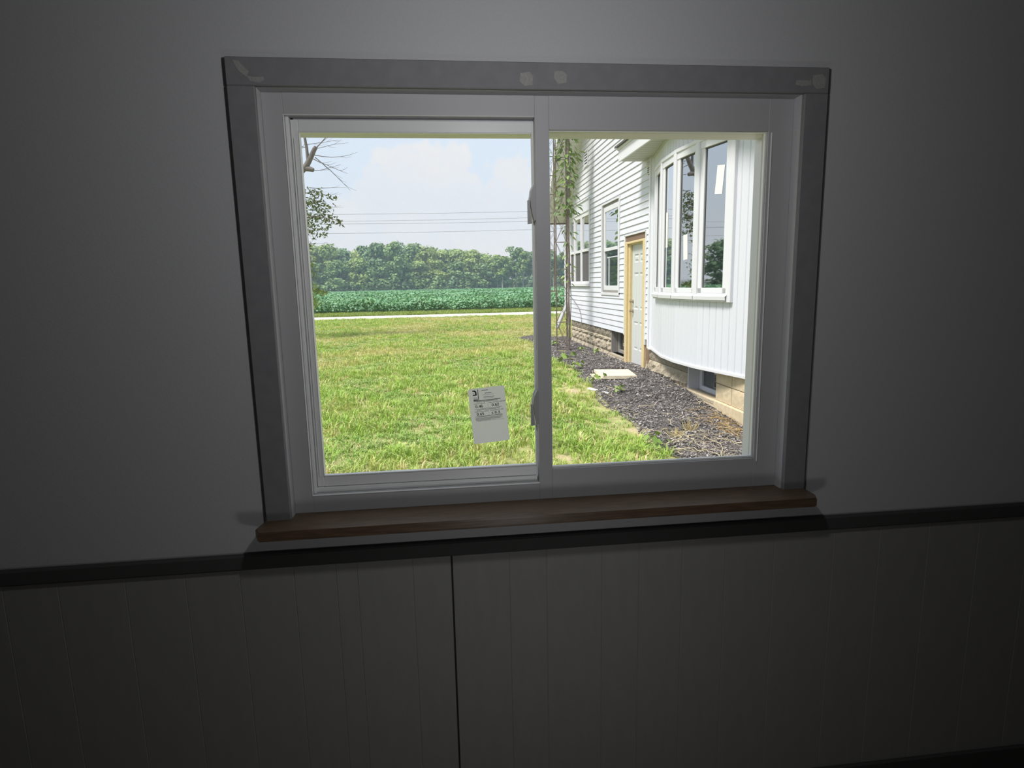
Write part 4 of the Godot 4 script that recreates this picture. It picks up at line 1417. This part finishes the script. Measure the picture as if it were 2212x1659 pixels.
# ---------------------------------------------------------------- trees
func crown(w: float, h: float, y0: float, nleaf: int, size: float, sd: int, slim := false) -> ArrayMesh:
	var r := RandomNumberGenerator.new(); r.seed = sd
	var b := MB.new()
	var blobs := []
	for i in (30 if not slim else 15):
		var f := r.randf()
		var y := y0 + h * (.08 + .9 * f)
		var width := w * .5 * (sin(PI * clampf(.18 + .76 * f, 0, 1)) if not slim else (.35 + .5 * f))
		var a := r.randf() * TAU
		var rad := w * r.randf_range(.09, .2)
		blobs.append([Vector3(cos(a) * width * r.randf_range(.2, .95), minf(y, y0 + h - rad * .6), sin(a) * width * r.randf_range(.2, .95)), rad, r.randf_range(.75, 1.25)])
	for i in nleaf:
		var q: Array = blobs[r.randi() % blobs.size()]
		var d := Vector3(r.randfn(), r.randfn() + .35, r.randfn()).normalized()
		var p: Vector3 = q[0] + d * Vector3(1.0, .8, 1.0) * q[1] * r.randf_range(.5, 1.28)
		var nn := (d + Vector3(r.randf_range(-.8, .8), r.randf_range(-.2, 1.0), r.randf_range(-.8, .8))).normalized()
		var t := nn.cross(Vector3(r.randf_range(-1, 1), r.randf_range(-1, 1), r.randf_range(-1, 1))).normalized() * size * r.randf_range(.6, 1.25)
		var s := nn.cross(t.normalized()) * size * r.randf_range(.4, .8)
		var g: float = q[2] * r.randf_range(.8, 1.2)
		b.col = Color(g * r.randf_range(.92, 1.1), g, g)
		b.q(p - t, p + s, p + t, p - s, nn)
	return b.mesh(true)

func woods() -> void:
	var tones := [Vector3(.29, .42, .15), Vector3(.37, .48, .15), Vector3(.23, .35, .16), Vector3(.42, .51, .16), Vector3(.27, .39, .15)]
	var lm := []
	for c in tones:
		var m := leafy(.4, .7)
		m.albedo_color = lin(c.x, c.y, c.z)
		lm.append(m)
	var shapes := []
	for i in 5: shapes.append(crown([8.5, 9.5, 7.5, 8.0, 10.0][i], [10.5, 11.0, 9.5, 12.0, 10.0][i], .6, 2400, .42, 100 + i))
	var slims := []
	for i in 3: slims.append(crown(5.0, 8.0, 4.2, 1300, .36, 200 + i, true))
	var bushes := []
	for i in 3: bushes.append(crown(4.6, 3.6, -.2, 520, .36, 300 + i))
	var trunk := MB.new()
	trunk.tube(PackedVector3Array([Vector3(0, -.3, 0), Vector3(.1, 2.5, 0), Vector3(-.05, 5, .1), Vector3(.1, 8.5, 0)]), PackedFloat32Array([.28, .2, .16, .05]), 7)
	var tm := trunk.mesh()
	var thin := MB.new()
	thin.tube(PackedVector3Array([Vector3(0, -.3, 0), Vector3(.08, 3, 0), Vector3(-.1, 6, .1), Vector3(.1, 11, 0)]), PackedFloat32Array([.2, .16, .13, .05]), 7)
	var thm := thin.mesh()
	var gy := -1.78
	# [x, z, height scale, shape, tone]; the skyline follows the photograph: high in the middle, a dip before the slim trees
	var n := 0
	var make := func(x: float, z: float, top: float, sh: int, tone: int, slim: bool, label: String, group: String) -> void:
		var o := base("tree", Vector3(x, gy, z))
		tag(o, label, "tree", group)
		var full: float = [11.1, 11.6, 10.1, 12.6, 10.6][sh] if not slim else 12.2
		var s := (top - gy) / full
		o.scale = Vector3(1.0 if slim else .55 + .45 * s, s, 1.0)
		o.rotation.y = fmod(x * 7.3 + z, TAU)
		obj("crown", slims[sh % 3] if slim else shapes[sh], lm[tone], o)
		obj("trunk", thm if slim else tm, M.palebark if slim else M.bark, o)
	var sky_px := func(x: float) -> float:
		# height of the skyline over the eye at z = -150
		var tab := [[-80., 9.0], [-48., 9.6], [-30., 9.7], [-24., 8.8], [-18., 9.4], [-12., 10.2], [-7., 9.5], [0., 8.6], [6., 8.1], [11., 7.5], [15., 7.0], [19., 8.9], [23., 9.3], [30., 8.4], [48., 8.2]]
		for i in tab.size() - 1:
			if x <= tab[i + 1][0]: return lerpf(tab[i][1], tab[i + 1][1], clampf((x - tab[i][0]) / (tab[i + 1][0] - tab[i][0]), 0, 1))
		return 8.2
	var ord := ["first", "second", "third", "fourth", "fifth", "sixth", "seventh", "eighth", "ninth", "tenth", "eleventh", "twelfth", "thirteenth", "fourteenth", "fifteenth", "sixteenth", "seventeenth", "eighteenth", "nineteenth", "twentieth"]
	var row := func(x0: float, x1: float, gap0: float, gap1: float) -> Array:
		var r := []
		var x := x0
		while x < x1:
			r.append(x); x += rng.randf_range(gap0, gap1)
		return r
	var place := func(xs: Array, i: int, mark: float, seen: String) -> String:
		# counted outwards from the pointed tree
		var k := 0
		for o in xs:
			if (xs[i] > mark and o > mark and o < xs[i]) or (xs[i] < mark and o < mark and o > xs[i]): k += 1
		return seen % [ord[mini(k, 19)], "east" if xs[i] > mark else "west"]
	var xs: Array = row.call(-72.0, 14.0, 3.6, 4.6)
	for i in xs.size():
		make.call(xs[i] + rng.randf_range(-.6, .6), -156. - rng.randf_range(0, 3), sky_px.call(xs[i]) * 1.05 + rng.randf_range(-.5, .4), rng.randi() % 5, rng.randi() % 5, false, place.call(xs, i, -15.6, "tall leafy skyline tree of the wood, %s one %s of the narrow pointed tree"), "skyline trees of the wood")
	xs = row.call(-44.0, 15.0, 4.0, 5.0)
	for i in xs.size():
		make.call(xs[i], -163., sky_px.call(xs[i]) * 1.07, rng.randi() % 5, rng.randi() % 5, false, place.call(xs, i, -15.6, "rearmost tree filling gaps of the skyline, %s such %s of the pointed tree"), "rearmost trees of the wood")
	xs = row.call(-35.0, 16.0, 4.2, 5.4)
	for i in xs.size():
		make.call(xs[i] + rng.randf_range(-.8, .8), -150.5 - rng.randf_range(0, 1.5), sky_px.call(xs[i]) * rng.randf_range(.55, .8), rng.randi() % 5, rng.randi() % 5, false, place.call(xs, i, -15.6, "lower leafy tree at the wood's front, %s one %s of the narrow pointed tree"), "front trees of the wood")
	xs = row.call(-35.0, 37.0, 3.0, 4.0)
	for i in xs.size():
		var o := base("bush", Vector3(xs[i], gy, -148.6 - rng.randf_range(0, 2) - (11.0 if xs[i] > 13.0 else 0.0)))
		tag(o, place.call(xs, i, -15.6, "bush at the foot of the wood, %s one %s of the narrow pointed tree"), "bush", "bushes at the foot of the wood")
		o.scale = Vector3(1.2, rng.randf_range(.8, 1.25), 1.0); o.rotation.y = 0.0
		obj("foliage", bushes[rng.randi() % 3], lm[[0, 2, 4][rng.randi() % 3]], o)
	make.call(-15.6, -152., 10.35, 2, 2, false, "narrow dark tree with a pointed top rising above the wood's skyline", "")
	make.call(-11.3, -151.5, 10.5, 3, 0, false, "broad high crown beside the narrow pointed tree on the skyline", "")
	xs = row.call(13.5, 36.0, 1.0, 1.8)
	for i in xs.size():
		make.call(xs[i], -148. - rng.randf_range(0, 7), sky_px.call(xs[i]) + rng.randf_range(-.9, .5), rng.randi() % 3, rng.randi() % 3, true, place.call(xs, i, 10.0, "slim tree with a bare pale trunk, %s one %s of the dense wood's end"), "slim trees at the wood's open end")
	xs = row.call(16.0, 38.0, 4.0, 5.2)
	for i in xs.size():
		make.call(xs[i], -164. - rng.randf_range(0, 3), sky_px.call(xs[i]) * .82 + rng.randf_range(-.6, .4), rng.randi() % 5, 2, false, place.call(xs, i, 10.0, "dark tree behind the slim pale trunks, %s one %s of the dense wood's end"), "trees behind the slim trunks")
	# a few trees west of the lawn, which the bow window's widest pane mirrors
	for k in [[-66., -52., 4.6, 0, "northernmost"], [-60., -60., 5.2, 1, "tallest"], [-72., -68., 4.4, 4, "broadest"], [-62., -74., 5.4, 3, "darkest"], [-76., -84., 5.8, 2, "farthest"]]:
		make.call(k[0], k[1], k[2], k[3], 2, false, "%s of the small trees mirrored in the bow window's widest pane" % k[4], "trees mirrored in the bow window")

func near_tree() -> void:
	var o := base("tree", Vector3(-5.3, -1.47, -17.3))
	tag(o, "half-bare tree close by, its dead twigs and leafy sprays reaching in past the window's edge", "tree")
	var org := Vector3(-5.3, -1.47, -17.3)
	var hold := [MB.new()]
	var tb := func(ps: Array, r0: float, r1: float, sides: int) -> void:
		var v := PackedVector3Array(); var r := PackedFloat32Array()
		for i in ps.size():
			v.append(ps[i] - org); r.append(lerpf(r0, r1, i / float(ps.size() - 1)))
		hold[0].tube(v, r, sides)
	tb.call([Vector3(-5.3, -1.6, -17.3), Vector3(-5.25, .2, -17.3), Vector3(-5.3, 2.0, -17.2), Vector3(-5.5, 4.0, -17.3), Vector3(-5.4, 6.5, -17.2), Vector3(-5.6, 8.5, -17.3)], .26, .06, 10)
	part("trunk", hold[0], M.bark, o)
	# the sawn limb that shows at the window's corner
	hold[0] = MB.new()
	tb.call([Vector3(-5.28, 1.7, -17.25), Vector3(-4.6, 2.6, -17.1), Vector3(-3.98, 3.18, -17.0), Vector3(-3.72, 3.42, -17.0), Vector3(-3.60, 3.62, -17.0), Vector3(-3.47, 3.86, -17.0), Vector3(-3.41, 3.94, -17.0)], .12, .052, 9)
	tb.call([Vector3(-3.80, 3.36, -17.0), Vector3(-3.60, 3.33, -16.97), Vector3(-3.52, 3.30, -16.95)], .08, .055, 8)
	tb.call([Vector3(-3.66, 3.5, -17.0), Vector3(-3.67, 3.9, -17.0), Vector3(-3.74, 4.4, -17.05), Vector3(-3.85, 5.2, -17.1), Vector3(-3.8, 6.2, -17.2)], .05, .02, 7)
	tb.call([Vector3(-5.3, 3.0, -17.2), Vector3(-4.6, 3.8, -16.6), Vector3(-4.3, 5.0, -16.3), Vector3(-4.1, 6.4, -16.2)], .09, .02, 7)
	tb.call([Vector3(-5.3, 1.2, -17.3), Vector3(-4.8, 1.5, -16.9), Vector3(-4.2, 1.9, -16.7), Vector3(-3.5, 2.0, -16.6), Vector3(-2.95, 1.9, -16.6)], .05, .008, 6)
	tb.call([Vector3(-5.3, 1.6, -17.3), Vector3(-4.7, 2.3, -17.0), Vector3(-4.1, 2.6, -16.8), Vector3(-3.4, 2.7, -16.8)], .045, .008, 6)
	tb.call([Vector3(-5.3, .2, -17.3), Vector3(-4.8, .35, -17.1), Vector3(-4.2, .15, -16.9), Vector3(-3.6, -.12, -16.9)], .045, .008, 6)
	tb.call([Vector3(-5.3, 2.4, -17.3), Vector3(-6.3, 3.2, -17.0), Vector3(-7.2, 4.4, -16.8)], .09, .02, 7)
	part("limb", hold[0], M.bark, o)
	# dead twigs
	hold[0] = MB.new()
	var r := RandomNumberGenerator.new(); r.seed = 44
	var twig := func(a: Vector3, dir: Vector3, l: float, rad: float) -> void:
		var ps := [a]; var p := a; var dd := dir.normalized()
		for i in 5:
			p += dd * l / 5.0
			dd = (dd + Vector3(r.randf_range(-.16, .16), r.randf_range(-.12, .2), r.randf_range(-.16, .16))).normalized()
			ps.append(p)
		tb.call(ps, rad, rad * .3, 4)
		for i in range(1, 5):
			if r.randf() < .8:
				var side := (dd + Vector3(r.randf_range(-.3, .6), r.randf_range(-.6, .8), r.randf_range(-.5, .5))).normalized()
				var e: Vector3 = ps[i]
				tb.call([e, e + side * l * .14, e + (side + Vector3(.1, .12, 0)).normalized() * l * r.randf_range(.22, .36)], rad * .5, rad * .2, 3)
	var twigs := [[-3.43, 3.92, .85, .75, 1.25, .016], [-3.47, 3.86, 1., .12, 1.0, .009], [-3.52, 3.75, 1., -.16, 1.25, .011], [-3.5, 3.6, 1., -.52, 1.0, .012], [-3.53, 3.32, 1., .05, .75, .009], [-3.66, 4.0, 1., .2, .9, .009], [-3.68, 4.25, 1., .45, .8, .008], [-3.67, 3.9, -.8, .3, .6, .008], [-3.75, 4.5, .8, .6, .9, .008], [-3.7, 3.3, -1., .2, .5, .008], [-3.72, 2.85, 1., -.05, 1.05, .009], [-3.5, 3.7, .9, -.8, 1.3, .012], [-3.85, 2.7, 1., -.2, 1.0, .008], [-3.7, 2.25, 1., -.1, .9, .007], [-3.8, 2.5, 1., -.45, .85, .008], [-3.9, 4.1, .6, .8, .9, .008], [-4.0, 1.3, 1., -.15, .7, .007]]
	for k in twigs: twig.call(Vector3(k[0], k[1], -17.0 + r.randf_range(-.2, .2)), Vector3(k[2], k[3], r.randf_range(-.25, .25)), k[4], k[5])
	for i in 46:
		twig.call(Vector3(-4.2 - r.randf() * 1.6, 3.4 + r.randf() * 3.4, -16.6 + r.randf_range(-.9, .6)), Vector3(r.randf_range(-1, 1), r.randf_range(-.3, 1), r.randf_range(-1, 1)), r.randf_range(.7, 1.5), .011)
	part("dead_twigs", hold[0], M.bark, o)
	# leaves: sprays that hang in view and a ragged lower crown that the jamb hides
	hold[0] = MB.new()
	var spray := func(c: Vector3, rad: Vector3, n: int, pale: float, size := .075) -> void:
		for i in n:
			var p := c + Vector3(r.randfn(), r.randfn(), r.randfn()) * rad * .55
			var nn := Vector3(r.randf_range(-1, 1), r.randf_range(.1, 1.2), r.randf_range(-1, 1)).normalized()
			var t := nn.cross(Vector3(r.randf_range(-1, 1), r.randf_range(-1, 1), r.randf_range(-1, 1))).normalized() * size * r.randf_range(.6, 1.2)
			var s := nn.cross(t.normalized()) * size * .4
			var g := r.randf_range(.75, 1.25)
			var col := Vector3(.13, .155, .06).lerp(Vector3(.26, .36, .08), pale) * g
			hold[0].col = Color(col.x, col.y, col.z)
			var q := p - org
			hold[0].q(q - t, q + s, q + t, q - s, nn)
	for k in [[-4.0, .75, .2, .2, 70, .7], [-3.75, .62, .16, .14, 40, .55], [-3.9, .35, .2, .12, 50, .7], [-3.55, 2.5, .2, .12, 30, .05], [-3.7, 2.15, .25, .12, 46, .2], [-3.3, 2.1, .16, .1, 24, .1], [-3.75, 1.78, .25, .12, 50, .2], [-3.3, 1.72, .14, .09, 20, .1], [-4.0, 2.75, .22, .10, 40, .2], [-3.62, 2.72, .12, .06, 16, .1], [-3.3, 2.62, .16, .07, 30, .1], [-3.05, 2.55, .1, .05, 14, .0], [-3.85, 2.35, .25, .12, 55, .2], [-3.45, 2.36, .2, .09, 44, .1], [-3.15, 2.28, .12, .06, 18, .1], [-3.9, 1.98, .25, .12, 60, .3], [-3.5, 1.98, .22, .09, 46, .2], [-3.1, 1.93, .18, .07, 34, .1], [-2.88, 1.86, .09, .06, 18, .0], [-3.9, 1.6, .22, .14, 60, .3], [-3.6, 1.55, .18, .09, 34, .1], [-3.35, 1.5, .08, .05, 12, .1], [-4.0, 1.2, .18, .12, 50, .2], [-3.75, 1.22, .12, .06, 20, .1], [-4.1, .85, .16, .14, 40, .3], [-3.95, .12, .22, .12, 90, .75], [-3.65, -.08, .16, .08, 56, .7], [-3.45, -.14, .1, .05, 22, .5], [-3.85, -.30, .16, .08, 50, .9], [-3.72, -.42, .1, .06, 26, .9], [-4.05, .45, .14, .14, 46, .6]]:
		spray.call(Vector3(k[0], k[1], -16.85), Vector3(k[2], k[3] * 1.7, .35), int(k[4] * 1.25), k[5], .064)
	for i in 15:
		spray.call(Vector3(-5.6 + r.randf_range(-2.2, 1.25), r.randf_range(.2, 3.4), -16.9 + r.randf_range(-1.4, 1.4)), Vector3(.45, .3, .5), 60, .35, .085)
	var fo := part("foliage", hold[0], M.leaf, o)
	fo.set_meta("kind", "stuff")

func wires() -> void:
	var zs := -40.2
	var ends := [[4.70, 4.80], [4.26, 4.38], [4.09, 4.15], [3.49, 3.60]]
	var names := ["topmost thin wire strung across the sky", "second wire from the top across the sky", "third wire from the top, close under the second", "lowest wire across the sky, just over the wood"]
	for i in 4:
		var b := MB.new()
		var pts := PackedVector3Array(); var rr := PackedFloat32Array()
		var slope: float = (ends[i][1] - ends[i][0]) / 12.4
		for k in 25:
			var x := -45.0 + 90.0 * k / 24
			pts.append(Vector3(x, ends[i][0] + slope * (x + 6.8) + .0006 * (x * x - 30.0), zs)); rr.append(.0085)
		b.tube(pts, rr, 4)
		tag(obj("power_line", b.mesh(), M.wire), names[i], "wire", "wires over the field")
	for s in [-1.0, 1.0]:
		var b := MB.new()
		var o := base("utility_pole", Vector3(45.0 * s, -1.6, zs))
		tag(o, "wooden utility pole carrying the four wires, %s end" % ("western" if s < 0 else "eastern"), "pole")
		b.tube(PackedVector3Array([Vector3(0, -.5, .16), Vector3(0, 9.2, .16)]), PackedFloat32Array([.16, .11]), 10)
		part("post", b, M.pole, o)
		b = MB.new(); b.span(Vector3(-.9, 7.6, -.02), Vector3(.9, 7.72, .1), .01)
		part("crossarm", b, M.pole, o)
